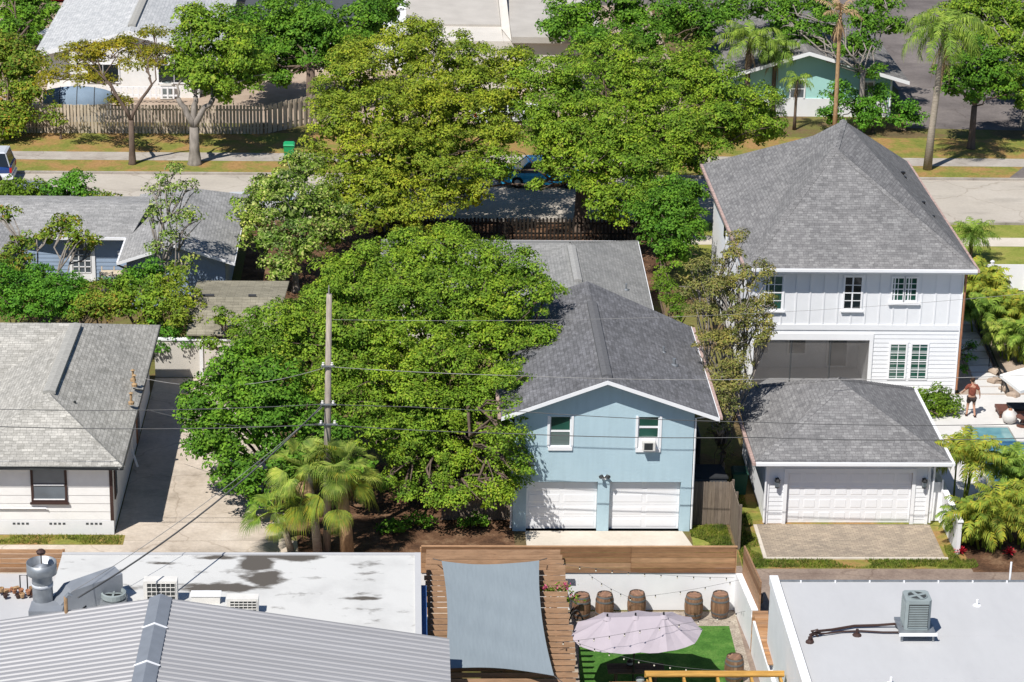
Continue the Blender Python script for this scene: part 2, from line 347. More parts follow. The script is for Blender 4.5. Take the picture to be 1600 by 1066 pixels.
t = NT('screen_mesh'); v = t.coord('Object'); t.out(t.ramp(t.noise(v, .7, 3), [(.3, (.15, .138, .13)), (.7, (.20, .185, .175))]), .9, .1)
tp__ = t.new('ShaderNodeBsdfTransparent'); ms = t.new('ShaderNodeMixShader'); ms.inputs[0].default_value = .68; t.link(t.b.outputs[0], ms.inputs[1]); t.link(tp__.outputs[0], ms.inputs[2]); t.link(ms.outputs[0], t.n['Material Output'].inputs[0])
islands('wood_fence_warm', [(.40, .22, .11), (.22, .115, .06), (.34, .19, .10), (.50, .30, .17), (.27, .16, .095), (.44, .27, .16)], streak=(.5, 3, 3), scale=3.5)
islands('wood_slat', [(.48, .26, .12), (.34, .18, .085), (.55, .32, .17), (.38, .24, .15), (.50, .26, .11), (.30, .19, .12)], streak=(.5, 3, 3), scale=3.)
islands('wood_yellow', [(.50, .28, .07), (.56, .33, .09)], streak=(.5, 3, 3), scale=3.)
islands('wood_grey', [(.20, .165, .13), (.27, .22, .175), (.165, .135, .11), (.24, .195, .15)], streak=(3, 3, .5), scale=3.)
islands('wood_pale', [(.58, .49, .38), (.68, .58, .46), (.50, .43, .33), (.62, .54, .42)], streak=(3, 3, .5), scale=2.)
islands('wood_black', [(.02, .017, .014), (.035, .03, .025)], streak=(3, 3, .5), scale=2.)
islands('barrel_wood', [(.20, .11, .065), (.26, .15, .09), (.16, .09, .055), (.29, .18, .11)], streak=(3, 3, .7), scale=4.)
islands('barrel_top', [(.27, .15, .10), (.32, .19, .13), (.22, .13, .09)], streak=(1, 4, 1), scale=4.)
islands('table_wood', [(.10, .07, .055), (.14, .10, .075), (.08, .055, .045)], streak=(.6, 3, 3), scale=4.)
def pavers(name, a, b, m_, bw, rh):
    t = NT(name); br = t.new('ShaderNodeTexBrick'); t.link(t.coord('UV'), br.inputs[0]); br.inputs['Scale'].default_value = 1
    br.inputs['Brick Width'].default_value = bw; br.inputs['Row Height'].default_value = rh; br.inputs['Mortar Size'].default_value = .008
    for k, c in (('Color1', a), ('Color2', b), ('Mortar', m_)): br.inputs[k].default_value = (*c, 1)
    n = t.noise(t.coord('Object'), 1.2, 5); c = t.mix(1., br.outputs['Color'], t.ramp(n, [(.3, (.8, .8, .8)), (.7, (1.15, 1.12, 1.08))]), 'MULTIPLY'); t.out(c, .9, .15)
pavers('pavers', (.42, .35, .27), (.30, .25, .20), (.20, .17, .13), .23, .115)
G = lambda *a: [tuple(x) for x in a]
leafmat('leaf_oak', G((0.133, 0.248, 0.022), (0.200, 0.334, 0.027), (0.266, 0.397, 0.038), (0.160, 0.285, 0.025), (0.332, 0.384, 0.048)), .18)
leafmat('leaf_oak_dark', G((0.081, 0.198, 0.018), (0.117, 0.266, 0.023), (0.181, 0.331, 0.032), (0.091, 0.210, 0.020)), .16)
leafmat('leaf_oak_yellow', G((0.248, 0.328, 0.026), (0.338, 0.401, 0.037), (0.183, 0.292, 0.026), (0.405, 0.412, 0.052), (0.221, 0.328, 0.031)), .2)
leafmat('leaf_bright', G((0.150, 0.257, 0.021), (0.214, 0.331, 0.031), (0.118, 0.208, 0.021)), .3)
leafmat('leaf_pale', G((0.161, 0.278, 0.030), (0.269, 0.390, 0.060), (0.563, 0.584, 0.203), (0.134, 0.236, 0.026), (0.215, 0.334, 0.038)), .22)
leafmat('leaf_gold', G((0.352, 0.326, 0.024), (0.458, 0.388, 0.036), (0.282, 0.316, 0.036), (0.405, 0.316, 0.048)), .4)
leafmat('leaf_bronze', G((0.275, 0.237, 0.073), (0.189, 0.210, 0.058), (0.375, 0.302, 0.117), (0.163, 0.210, 0.044), (0.325, 0.329, 0.087)), .25)
leafmat('leaf_mixed', G((0.145, 0.250, 0.023), (0.229, 0.334, 0.032), (0.108, 0.215, 0.018), (0.314, 0.357, 0.046), (0.241, 0.322, 0.037), (0.363, 0.203, 0.046)), .2)
leafmat('leaf_shrub', G((0.077, 0.205, 0.020), (0.110, 0.280, 0.025), (0.165, 0.357, 0.036)), .18)
leafmat('frond_green', G((0.171, 0.288, 0.036), (0.255, 0.372, 0.054), (0.352, 0.457, 0.084), (0.134, 0.240, 0.036)), .28)
leafmat('frond_yellow', G((0.433, 0.428, 0.048), (0.334, 0.407, 0.060), (0.256, 0.354, 0.048), (0.518, 0.407, 0.060)), .28)
leafmat('frond_fan', G((0.253, 0.364, 0.048), (0.392, 0.474, 0.084), (0.505, 0.522, 0.120), (0.190, 0.292, 0.036)), .25)
leafmat('grass_blade', G((.12, .20, .02), (.20, .26, .04), (.30, .26, .08)), .3)

# ------------------------------------------------------------- ground, roads, paths
struct('ground', MB().add([(-700, -200, 0), (700, -200, 0), (700, 2500, 0), (-700, 2500, 0)], [(0, 1, 2, 3)]), 'earth')
def sheet(name, pts, mat, z=.004):
    return struct(name, MB().add([(p[0], p[1], z) for p in pts], [tuple(range(len(pts)))]), mat)
def rect(x0, x1, y0, y1): return [(x0, y0), (x1, y0), (x1, y1), (x0, y1)]
sheet('street', rect(-90, 90, 133.0, 141.3), 'street')
struct('kerb', MB().box(-90, 90, 141.3, 141.48, 0, .13), 'walkway'); struct('kerb', MB().box(-90, 90, 132.82, 133.0, 0, .13), 'walkway')
sheet('verge', rect(-90, 90, 141.49, 150.3), 'grass_dry', .004)
sheet('sidewalk', rect(-90, 90, 144.2, 145.9), 'walkway', .009)
sheet('verge', rect(14, 90, 120.5, 132.8), 'grass_green', .004)
sheet('sidewalk', rect(14, 90, 129.0, 130.5), 'concrete_new', .009)
sheet('litter_and_shade', rect(-8, 13.5, 120, 132.8), 'mulch', .006); sheet('verge', rect(-90, -8.01, 127.5, 132.8), 'grass_dry', .005)  # first sheet: dark mulch tone stands in for the street oaks' canopy shade
sheet('parking_lot', [(30.9, 152.6), (70, 150.6), (80, 200), (28, 200), (32, 162)], 'asphalt', .008)
sheet('crossing_drive', [(34.6, 141.5), (40, 141.5), (41, 146.2), (36.2, 144.2)], 'asphalt', .013)
sheet('alley', rect(-90, 4.0, 83.5, 91.4), 'drive_old', .004)
sheet('alley', rect(11.9, 90, 70, 89.15), 'alley_asphalt', .004)
sheet('driveway', [(-11.0, 91.4), (-4.4, 91.4), (-5.6, 109), (-11.0, 109)], 'drive_old', .008)
sheet('litter_and_shade', [(-3.7, 88), (4.4, 88), (4.4, 99), (-4.3, 99), (-4.1, 93)], 'mulch', .012)
sheet('apron', [(4.85, 90.5), (11.35, 90.5), (11.0, 92.34), (4.85, 92.34)], 'concrete_new', .016)
sheet('grass_patch', rect(11.3, 12.8, 90.2, 92.9), 'grass_green', .008)
sheet('grass_strip', rect(12.95, 26, 88.9, 96), 'grass_dry', .008)
sheet('grass_strip', rect(-40, -10.6, 91.0, 91.9), 'grass_dry', .010)
struct('paver_apron', MB().box(14.0, 20.85, 89.85, 92.95, 0, .05), 'pavers')
struct('apron_edge', MB().box(13.86, 20.97, 89.72, 89.846, 0, .058).box(13.86, 13.996, 89.85, 92.9, 0, .058), 'concrete_new')
sheet('flower_bed', rect(21.7, 40, 88.6, 95), 'mulch', .012)
sheet('patio_ground', rect(5.5, 12.2, 74, 85.2), 'gravel', .008)
sheet('artificial_turf', [(5.9, 74), (11.8, 74), (11.86, 84.0), (6.4, 84.0)], 'turf', .016)
# pool terrace: deck pieces leave a hole for the water
struct('pool_terrace', MB().box(20.9, 40, 103.2, 107.0, 0, .12).box(20.9, 24.15, 95.2, 103.198, 0, .12).box(26.25, 40, 101.55, 103.198, 0, .12).box(26.25, 40, 95.2, 100.4, 0, .12).box(24.152, 26.248, 95.2, 96.0, 0, .12), 'deck_white')
struct('pool_water', MB().box(24.152, 26.248, 96.002, 101.5, .02, .06).box(26.25, 40, 100.402, 101.548, .02, .06), 'pool_water')
struct('spa_water', MB().box(24.55, 26.20, 101.62, 103.15, .02, .085), 'spa_water')
struct('spa_rim', MB().box(24.4, 24.54, 101.5, 103.19, .02, .10).box(24.4, 26.24, 101.51, 101.61, .02, .10), 'pool_tile')
sheet('side_yard', rect(25.0, 40, 107.2, 120.4), 'sand', .008)
struct('stepping_slabs', (lambda m: [m.box(25.9+.055*i, 27.0+.055*i, 107.35+.92*i, 108.10+.92*i, 0, .06) for i in range(15)] and m)(MB()), 'deck_white')
sheet('back_lot', rect(-45, 18, 152.5, 190), 'sand', .004)
sheet('far_street', rect(-90, 90, 186, 195), 'asphalt', .012)

# ------------------------------------------------------------- building helpers
def wall_open(mb, Y, x0, x1, z0, z1, ops, depth=.2):
    xs = sorted({x0, x1, *[o[0] for o in ops], *[o[1] for o in ops]}); zs = sorted({z0, z1, *[o[2] for o in ops], *[o[3] for o in ops]})
    for i in range(len(xs)-1):
        for j in range(len(zs)-1):
            cx = (xs[i]+xs[i+1])/2; cz = (zs[j]+zs[j+1])/2
            if any(o[0] < cx < o[1] and o[2] < cz < o[3] for o in ops): continue
            mb.add([(xs[i], Y, zs[j]), (xs[i+1], Y, zs[j]), (xs[i+1], Y, zs[j+1]), (xs[i], Y, zs[j+1])], [(0, 1, 2, 3)])
    for a, b, c, d in ops:
        e = Y+depth
        mb.add([(a, Y, c), (b, Y, c), (b, Y, d), (a, Y, d), (a, e, c), (b, e, c), (b, e, d), (a, e, d)], [(0, 3, 7, 4), (1, 5, 6, 2), (3, 2, 6, 7), (0, 4, 5, 1)])
    return mb
def window(par, x0, x1, z0, z1, Y, pane='glass_dark', nx=1, nz=2, frame='white_paint', trim=.08, sill=.12, muntin=.03, proud=.04, blind=None):
    f = MB()
    f.box(x0-trim, x0, Y-proud, Y+.01, z0-trim, z1+trim).box(x1, x1+trim, Y-proud, Y+.01, z0-trim, z1+trim)
    f.box(x0+.001, x1-.001, Y-proud+.002, Y+.01, z1, z1+trim).box(x0+.001, x1-.001, Y-proud+.002, Y+.01, z0-trim, z0)
    fo = f.build('window', frame, par)
    MB().box(x0, x1, Y-.010, Y-.004, z0, z1).build('pane', pane, fo)
    m = MB()
    for i in range(1, nx): xx = x0+(x1-x0)*i/nx; m.box(xx-muntin/2, xx+muntin/2, Y-.025, Y-.011, z0, z1)
    for j in range(1, nz): zz = z0+(z1-z0)*j/nz; m.box(x0, x1, Y-.028, Y-.012, zz-muntin/2*(1.6 if j == nz//2 else 1), zz+muntin/2*(1.6 if j == nz//2 else 1))
    if m.v: m.build('muntin', frame, fo)
    if sill: MB().box(x0-trim-.05, x1+trim+.05, Y-sill, Y-.001, z0-trim-.07, z0-trim-.002).build('sill', frame, fo)
    if blind:
        b = MB(); zz = z0+.03; top = z0+(z1-z0)*blind
        while zz < top: b.obox(((x0+x1)/2, Y-.0125, zz), (x1-x0-.06, .004, .03), rx=.3); zz += .06
        b.build('blind', 'blind', fo)
    return fo
def lap(mb, a, b, z0, z1, step=.19, proud=.02, ops=()):
    """lap siding on the vertical plane from point a to b (xy); normal to the right of a->b"""
    ax, ay = a; bx, by = b; L = math.hypot(bx-ax, by-ay); ux, uy = (bx-ax)/L, (by-ay)/L; nx, ny = uy, -ux; z = z0
    while z < z1-.01:
        t_ = min(z+step, z1); segs = [(0, L)]
        for (o0, o1, q0, q1) in ops:
            if q0 < (z+t_)/2 < q1:
                new = []
                for s0, s1 in segs:
                    if o1 <= s0 or o0 >= s1: new.append((s0, s1)); continue
                    if o0 > s0: new.append((s0, o0))
                    if o1 < s1: new.append((o1, s1))
                segs = new
        for s0, s1 in segs:
            p = [(ax+ux*s0, ay+uy*s0), (ax+ux*s1, ay+uy*s1)]
            mb.add([(p[0][0]+nx*proud, p[0][1]+ny*proud, z), (p[1][0]+nx*proud, p[1][1]+ny*proud, z), (p[1][0]+nx*.002, p[1][1]+ny*.002, t_), (p[0][0]+nx*.002, p[0][1]+ny*.002, t_),
                    (p[0][0], p[0][1], z), (p[1][0], p[1][1], z)], [(0, 1, 2, 3), (4, 5, 1, 0)])
        z = t_
    return mb
def garage_door(par, x0, x1, z0, z1, Y, rows, cols, mat='door_white'):
    m = MB().box(x0, x1, Y, Y+.05, z0, z1); hh = (z1-z0)/rows; ww = (x1-x0)/cols
    for r in range(rows):
        m.box(x0, x1, Y-.012, Y+.001, z0+hh*r+.006, z0+hh*(r+1)-.006)
        for c in range(cols):
            a0 = x0+ww*c+.08; a1 = x0+ww*(c+1)-.08; b0 = z0+hh*r+.09; b1 = z0+hh*(r+1)-.09; e = .03
            m.add([(a0, Y-.0125, b0), (a1, Y-.0125, b0), (a1, Y-.0125, b1), (a0, Y-.0125, b1), (a0+e, Y-.022, b0+e), (a1-e, Y-.022, b0+e), (a1-e, Y-.022, b1-e), (a0+e, Y-.022, b1-e)],
                  [(0, 1, 5, 4), (1, 2, 6, 5), (2, 3, 7, 6), (3, 0, 4, 7), (4, 5, 6, 7)])
    return m.build('garage_door', mat, par)
def edge_board(par, pts, name='fascia', mat='white_paint', wd=.03, ht=.18, dz=-.09, closed=False):
    m = MB()
    for a, b in zip(pts[:-1], pts[1:]): m.beam((a[0], a[1], a[2]+dz), (b[0], b[1], b[2]+dz), wd, ht)
    return m.build(name, mat, par)
def ridge_vent(par, a, b, mat, wd=.34, name='ridge_vent'):
    """low capped box along the ridge"""
    a = Vector(a); b = Vector(b); d = (b-a).normalized(); q = Vector((-d.y, d.x, 0)).normalized()*wd/2; u = Vector((0, 0, 1)); m = MB()
    prof = [(-1, -.06), (-.97, .055), (0, .10), (.97, .055), (1, -.06)]; vs = [p+q*k+u*h for p in (a, b) for k, h in prof]
    m.add(vs, [(i, i+1, i+6, i+5) for i in range(4)]+[(4, 3, 2, 1, 0), (5, 6, 7, 8, 9)]); return m.build(name, mat, par)
def hip_caps(par, segs, mat, wd=.26):
    for a, b in segs:
        m = MB()
        a = Vector(a); b = Vector(b); L = (b-a).length; d = (b-a).normalized(); q = Vector((-d.y, d.x, 0)).normalized()*wd/2; n = int(L/.2)
        for i in range(n):
            p0 = a+d*(L*i/n); p1 = a+d*(L*(i+1)/n+.03); l0 = Vector((0, 0, .012)); l1 = Vector((0, 0, .035))
            m.add([p0-q-Vector((0, 0, .07))+l0, p0+l0+Vector((0, 0, .02)), p0+q-Vector((0, 0, .07))+l0, p1-q-Vector((0, 0, .07))+l1, p1+l1+Vector((0, 0, .02)), p1+q-Vector((0, 0, .07))+l1], [(0, 1, 4, 3), (1, 2, 5, 4)])
        m.build('ridge_cap', mat, par)
def pipe_vent(par, p, h=.3, r=.05, mat='black_metal', name='roof_vent'):
    return MB().lathe(p, [(r*2.4, -.03), (r*2.2, .02), (r, .06), (r, h), (r*.7, h)], 10).build(name, mat, par)

# ------------------------------------------------------------- blue house
YB = 92.35; XL, XR = 4.36, 11.28; RX = 7.85
bh = thing('blue_house', 'light blue stucco two storey house with dark gable roof over two white garage doors', 'house', (RX, 97, 0))
ops = [(4.87, 7.64, 0, 2.09), (8.10, 10.87, 0, 2.09), (5.72, 6.53, 3.52, 4.80), (9.12, 9.93, 3.45, 4.80)]
m = wall_open(MB(), YB, XL, XR, 0, 4.85, ops, .28)
m.add([(XL, YB, 4.85), (XR, YB, 4.85), (XR, YB, 5.05), (RX, YB, 6.30), (XL, YB, 5.05)], [(0, 1, 2, 3, 4)])
m.add([(XL, YB, 0), (XL, 103, 0), (XL, 103, 5.05), (XL, YB, 5.05), (XR, YB, 0), (XR, 102.3, 0), (XR, 102.3, 5.05), (XR, YB, 5.05)], [(0, 3, 2, 1), (4, 5, 6, 7)])
m.add([(XL, 102.3, 0), (XR, 102.3, 0), (XR, 102.3, 5.05), (RX, 102.3, 6.30), (XL, 102.3, 5.05)], [(4, 3, 2, 1, 0)])
m.build('wall', 'stucco_blue', bh)
eL, eR, zE, zR = 3.82, 12.16, 4.97, 6.47; yF = 91.85
rf = MB().roof([[(eL, yF, zE), (RX, yF, zR), (RX, 103.7, zR), (eL, 103.9, zE)], [(RX, yF, zR), (eR, yF, zE), (eR, 102.25, zE), (RX, 103.7, zR)]], .10).build('roof', 'shingle_dark', bh)
ridge_vent(rf, (RX, 92.35, zR-.02), (RX, 101.0, zR-.02), 'vent_blue', .40)
pipe_vent(rf, (10.86, 96.4, 5.42), .28, .07, 'galv'); pipe_vent(rf, (10.55, 97.6, 5.5), .25, .04, 'galv')
edge_board(bh, [(eL, yF-.018, zE), (RX, yF-.018, zR), (eR, yF-.018, zE)], 'fascia', 'white_paint', .03, .15, -.07)
edge_board(bh, [(eR+.018, yF-.03, zE), (eR+.018, 102.25, zE)], 'fascia', 'white_paint', .03, .16, -.08)
g_ = MB().box(eR+.04, eR+.16, yF+.1, 102.2, zE-.12, zE-.01).build('gutter', 'gutter_rust', bh)
MB().box(eL-.13, eL-.01, yF+.1, 103.5, zE-.12, zE-.01).build('gutter', 'gutter_rust', bh)
MB().tube([(eL-.05, YB+.1, 4.85), (eL+.3, YB+.1, 4.7), (XL-.06, YB+.1, 4.5), (XL-.06, YB+.1, .1)], .045).build('downspout', 'white_paint', bh)
MB().tube([(XR+.5, YB-.05, 4.85), (XR+.06, YB+.02, 4.75), (XR+.06, YB+.02, .1)], .04).build('downspout', 'white_paint', bh)
garage_door(bh, 4.88, 7.63, .01, 2.08, YB+.24, 4, 2); garage_door(bh, 8.11, 10.86, .01, 2.08, YB+.24, 4, 2)
w1 = window(bh, 5.76, 6.49, 3.60, 4.78, YB+.07, 'glass_green', 1, 2, 'white_paint', .05, 0, .05)
MB().box(5.66, 6.60, YB-.06, YB+.2, 3.42, 3.56).build('sill', 'white_paint', w1)
MB().obox((6.125, YB+.055, 3.85), (.70, .01, .5)).build('blind', 'blind', w1)
w2 = window(bh, 9.16, 9.89, 3.95, 4.78, YB+.07, 'glass_green', 1, 2, 'white_paint', .05, 0, .05)
MB().box(9.04, 10.01, YB-.06, YB+.2, 3.36, 3.50).build('sill', 'white_paint', w2)
MB().box(9.13, 9.92, YB+.02, YB+.09, 3.50, 3.92).build('filler_panel', 'white_paint', w2)
for a_ in (5.62, 6.535): MB().box(a_, a_+.095, YB-.03, YB+.01, 3.56, 4.84).build('window_trim', 'white_paint', w1)
for a_ in (9.02, 9.935): MB().box(a_, a_+.095, YB-.03, YB+.01, 3.50, 4.84).build('window_trim', 'white_paint', w2)
ac = thing('window_air_conditioner', 'small white air conditioner set in the right upper window of the blue house', 'air conditioner', (9.53, YB-.1, 3.50))
MB().box(9.30, 9.78, YB-.32, YB+.02, 3.52, 3.86).build('case', 'ac_white', ac)
gr = MB(); [gr.box(9.35, 9.68, YB-.335, YB-.325, 3.575+.03*i, 3.59+.03*i) for i in range(9)]; gr.box(9.35, 9.68, YB-.324, YB-.3205, 3.56, 3.84); gr.build('grille', 'ac_dark', ac)
fl = thing('flood_light', 'small black twin flood light above the pillar between the blue house garage doors', 'wall lamp', (7.87, YB-.05, 2.25))
MB().box(7.78, 7.96, YB-.05, YB-.002, 2.2, 2.34).build('wall_box', 'white_paint', fl)
for sx in (-1, 1): MB().tube([(7.87+.02*sx, YB-.05, 2.3), (7.87+.1*sx, YB-.16, 2.42), (7.87+.16*sx, YB-.28, 2.40)], [.02, .05, .08], 8).build('lamp_head', 'dark_grey', fl)
# rear single storey wing
rw = thing('rear_house', 'low single storey house with plain grey hip roof behind the blue house', 'house', (6, 113, 0))
m = MB().prism([(-.3, 113), (4.8, 113), (4.8, 104), (10.7, 104), (10.9, 119), (-.3, 119)], 0, 3.0); m.build('wall', 'stucco_cream', rw)
za = 3.15; zb = 4.15; A_ = (7.95, 116.2, zb)
rr = MB().roof([[(-1, 119.7, za), (A_[0], A_[1], zb), (11.45, 119.7, za)], [(11.45, 119.7, za), A_, (7.95, 104.0, zb), (11.2, 104.0, za)],
           [(-1, 119.7, za), (-1, 112.5, za), (2.6, 116.2, zb)], [(-1, 119.7, za), (2.6, 116.2, zb), A_],
           [(-1, 112.5, za), (2.6, 116.2, zb), A_, (4.3, 112.5, za)], [A_, (4.3, 112.5, za), (4.3, 104.0, za), (7.95, 104.0, zb)]], .12).build('roof', 'shingle_low', rw)
ridge_vent(rr, (7.95, 115.6, zb), (7.95, 110.6, zb), 'vent_rear', .38)
hip_caps(rr, [((11.45, 119.7, za), A_)], 'shingle_low')
pipe_vent(rr, (10.2, 111.3, 3.5), .3, .05, 'galv')
edge_board(rw, [(-1, 119.72, za), (11.47, 119.72, za), (11.22, 104.2, za)], 'fascia', 'white_paint')

# ------------------------------------------------------------- white house
YW = 107.4; wx0, wx1 = 15.45, 24.72
wh = thing('white_house', 'large white two storey house with grey hip roof beside the patio', 'house', (20, 114, 0))
FLc, FRc, BLc, BRc = (14.98, 106.85, 6.03), (25.2, 106.85, 6.03), (14.8, 123.2, 6.03), (25.25, 124.0, 6.03)
Ap = tuple(P(1305, 232, 9.75)); Pk = tuple(P(1318, 188, 10.0)); Kk = tuple(P(1271, 212, 9.0)); Kr = (21.2, 120.5, 8.9)
wr = MB().roof([[FLc, FRc, Ap], [FRc, BRc, Kr, Pk, Ap][0:1]+[Ap, Pk], [FRc, Pk, BRc], [BRc, Pk, Kk], [FLc, Ap, Kk], [Ap, Pk, Kk], [FLc, Kk, BLc], [BLc, Kk, BRc]], .06).build('roof', 'shingle_grey', wh)
hip_caps(wr, [(FLc, Ap), (FRc, Ap), (Ap, Pk)], 'shingle_grey', .34)
for q in ((1254, 232, 7.9), (1410, 283, 7.1), (1412, 291, 7.0), (1441, 330, 6.8), (1456, 352, 6.6)):
    v_ = P(*q); MB().lathe((v_.x, v_.y, q[2]-.15), [(.13, 0), (.12, .2), (.06, .26), (.06, .5), (.12, .52), (.12, .6), (.03, .62)], 8).build('roof_vent', 'black_metal', wr)
m = MB(); z1 = 6.0
upper_ops = [(15.95, 16.85, 4.05, 5.6), (19.55, 20.35, 4.0, 5.45), (21.75, 22.55, 4.4, 5.45), (22.6, 23.2, 4.4, 5.45)]
wall_open(m, YW, wx0, wx1, 0, z1, [(15.6, 20.75, 0.25, 2.55)], 2.6)
m.add([(wx0, YW, 0), (wx0, 122.6, 0), (wx0, 122.6, z1), (wx0, YW, z1), (wx1, YW, 0), (wx1, 123.2, 0), (wx1, 123.2, z1), (wx1, YW, z1)], [(0, 3, 2, 1), (4, 5, 6, 7)])
m.add([(wx0, 122.6, 0), (wx1, 123.2, 0), (wx1, 123.2, z1), (wx0, 122.6, z1)], [(3, 2, 1, 0)]); m.add([(15.0, 107.0, 5.94), (25.0, 107.0, 5.94), (25.0, 123.2, 5.94), (15.0, 122.6, 5.94)], [(0, 3, 2, 1)])
m.add([(15.6, YW+2.6, .25), (20.75, YW+2.6, .25), (20.75, YW+2.6, 2.55), (15.6, YW+2.6, 2.55)], [(0, 1, 2, 3)])
m.build('wall', 'siding_white', wh)
bt = MB(); x = wx0+.05
while x < wx1: bt.box(x-.03, x+.03, YW-.03, YW-.002, 3.28, 5.95); x += .62
bt.box(wx0, wx1, YW-.045, YW-.001, 3.02, 3.27).box(wx0, wx1, YW-.04, YW-.001, 5.8, 5.98); bt.build('batten', 'siding_white', wh)
lp = lap(MB(), (wx0, YW), (wx1, YW), .02, 3.0, .2, .022, [(0, 20.95-wx0, 0, 2.85)])
lap(lp, (wx0, 122.6), (wx0, YW), .02, 5.9, .2, .022); lp.build('lap_siding', 'siding_white', wh)
for a_ in (wx1-.02, wx0-.03): MB().box(a_, a_+.05, YW-.05, YW+.1, 0, 5.95).build('corner_board', 'white_paint', wh)
window(wh, 16.0, 16.75, 4.0, 5.5, YW-.01, 'glass_green', 2, 4); window(wh, 19.5, 20.22, 4.03, 5.48, YW-.01, 'glass_dark', 2, 4)
for a in (21.62, 22.2): window(wh, a, a+.46, 4.43, 5.45, YW-.01, 'glass_green', 2, 4, sill=.0)
MB().box(21.45, 22.85, YW-.13, YW-.03, 4.24, 4.33).build('window_ledge', 'white_paint', wh)
for a in (21.72, 22.68): window(wh, a, a+.68, .75, 2.35, YW-.01, 'glass_green', 2, 4, sill=.0)
lan = MB().box(15.45, 15.6, YW-.06, YW+.02, 0, 2.85).box(20.75, 20.92, YW-.06, YW+.02, 0, 2.85).box(15.6, 20.75, YW-.06, YW+.02, 2.55, 2.85).build('porch_frame', 'white_paint', wh)
scr = MB().box(15.6, 20.75, YW+.03, YW+.035, .25, 2.55).build('porch_screen', 'screen_mesh', wh)
for a_, b_ in ((15.9, 16.7), (17.5, 18.4), (19.3, 20.3)):
    f_ = MB().box(a_, b_, YW+2.50, YW+2.59, .3 if a_ > 19 else .9, 2.35).build('porch_window', 'white_paint', wh); MB().box(a_+.09, b_-.09, YW+2.48, YW+2.499, .4 if a_ > 19 else 1.0, 2.25).build('pane', 'glass_grey', f_)
for a in (17.25, 19.0): MB().box(a, a+.05, YW, YW+.028, .25, 2.55).build('screen_post', 'dark_grey', wh)
edge_board(wh, [FLc, FRc], 'fascia', 'white_paint', .04, .2, -.11); 
MB().box(FLc[0], FRc[0], FLc[1]-.14, FLc[1]-.025, 5.93, 6.05).build('gutter', 'white_paint', wh)
edge_board(wh, [BLc, (14.96, 106.7, 6.03)], 'gutter', 'gutter_rust', .12, .13, -.03); edge_board(wh, [(25.22, 106.7, 6.03), BRc], 'gutter', 'gutter_rust', .10, .13, -.03)
MB().tube([(wx1+.12, YW-.02, 5.9), (wx1+.09, YW-.02, .2)], .05).build('downspout', 'terracotta', wh)
for i in range(3):
    f = MB().box(wx0-.04, wx0+.01, 110+i*3.6, 110.9+i*3.6, 3.9, 5.3).build('window', 'white_paint', wh); MB().box(wx0-.05, wx0-.035, 110.1+i*3.6, 110.8+i*3.6, 4.0, 5.2).build('pane', 'glass_dark', f)

# ------------------------------------------------------------- white detached garage
YG = 93.1; g0, g1 = 14.33, 20.75
ga = thing('detached_garage', 'white detached garage with grey hip roof and one wide panelled door', 'garage', (17.6, 96.5, 0))
m = wall_open(MB(), YG, g0, g1, 0, 2.75, [(15.14, 20.07, 0, 2.2)], .16)
m.add([(g0, YG, 0), (g0, 100.2, 0), (g0, 100.2, 2.75), (g0, YG, 2.75), (g1, YG, 0), (g1, 100.2, 0), (g1, 100.2, 2.75), (g1, YG, 2.75)], [(0, 3, 2, 1), (4, 5, 6, 7), (5, 1, 2, 6)])
m.build('wall', 'siding_white', ga)
E1, E2, E3, E4 = (13.78, 92.62, 2.82), (21.45, 92.62, 2.82), (21.45, 100.7, 2.82), (13.85, 100.7, 2.82); R1 = (17.6, 96.35, 4.7); R2 = (17.6, 96.9, 4.7)
gr_ = MB().roof([[E1, E2, R1], [E2, E3, R2, R1], [E3, E4, R2], [E4, E1, R1, R2]], .06).build('roof', 'shingle_grey', ga)
hip_caps(gr_, [(E1, R1), (E2, R1), (E3, R2), (E4, R2)], 'shingle_grey', .34)
MB().add([(13.9, 92.75, 2.74), (21.35, 92.75, 2.74), (21.35, 100.6, 2.74), (13.9, 100.6, 2.74)], [(0, 3, 2, 1)]).build('soffit', 'white_paint', ga)
lap(MB(), (g0, YG), (15.0, YG), .02, 2.72, .19).build('lap_siding', 'siding_white', ga); lap(MB(), (20.22, YG), (g1, YG), .02, 2.72, .19).build('lap_siding', 'siding_white', ga)
lap(MB(), (g0, 100.2), (g0, YG), .02, 2.72, .19).build('lap_siding', 'siding_white', ga)
MB().box(15.0, 15.14, YG-.05, YG+.05, 0, 2.36).box(20.07, 20.21, YG-.05, YG+.05, 0, 2.36).box(15.14, 20.07, YG-.05, YG+.05, 2.2, 2.36).box(g0-.03, g0+.09, YG-.05, YG+.05, 0, 2.73).box(g1-.09, g1+.03, YG-.05, YG+.05, 0, 2.73).build('door_trim', 'white_paint', ga)
garage_door(ga, 15.145, 20.065, .01, 2.195, YG+.12, 4, 8)
edge_board(ga, [E1, E2], 'fascia', 'white_paint', .04, .16, -.10); MB().box(E1[0], E2[0], 92.47, 92.60, 2.72, 2.83).build('gutter', 'white_paint', ga)
MB().box(13.64, 13.77, 92.5, 100.7, 2.72, 2.83).build('gutter', 'gutter_rust', ga); MB().box(21.46, 21.58, 92.5, 100.7, 2.72, 2.83).build('gutter', 'white_paint', ga)
MB().tube([(21.4, 92.55, 2.75), (20.9, 92.95, 2.6), (20.86, 93.0, .1)], .045).build('downspout', 'white_paint', ga)
MB().tube([(13.95, 92.6, 2.75), (14.28, 93.0, 2.55), (14.28, 93.0, .1)], .045).build('downspout', 'white_paint', ga)
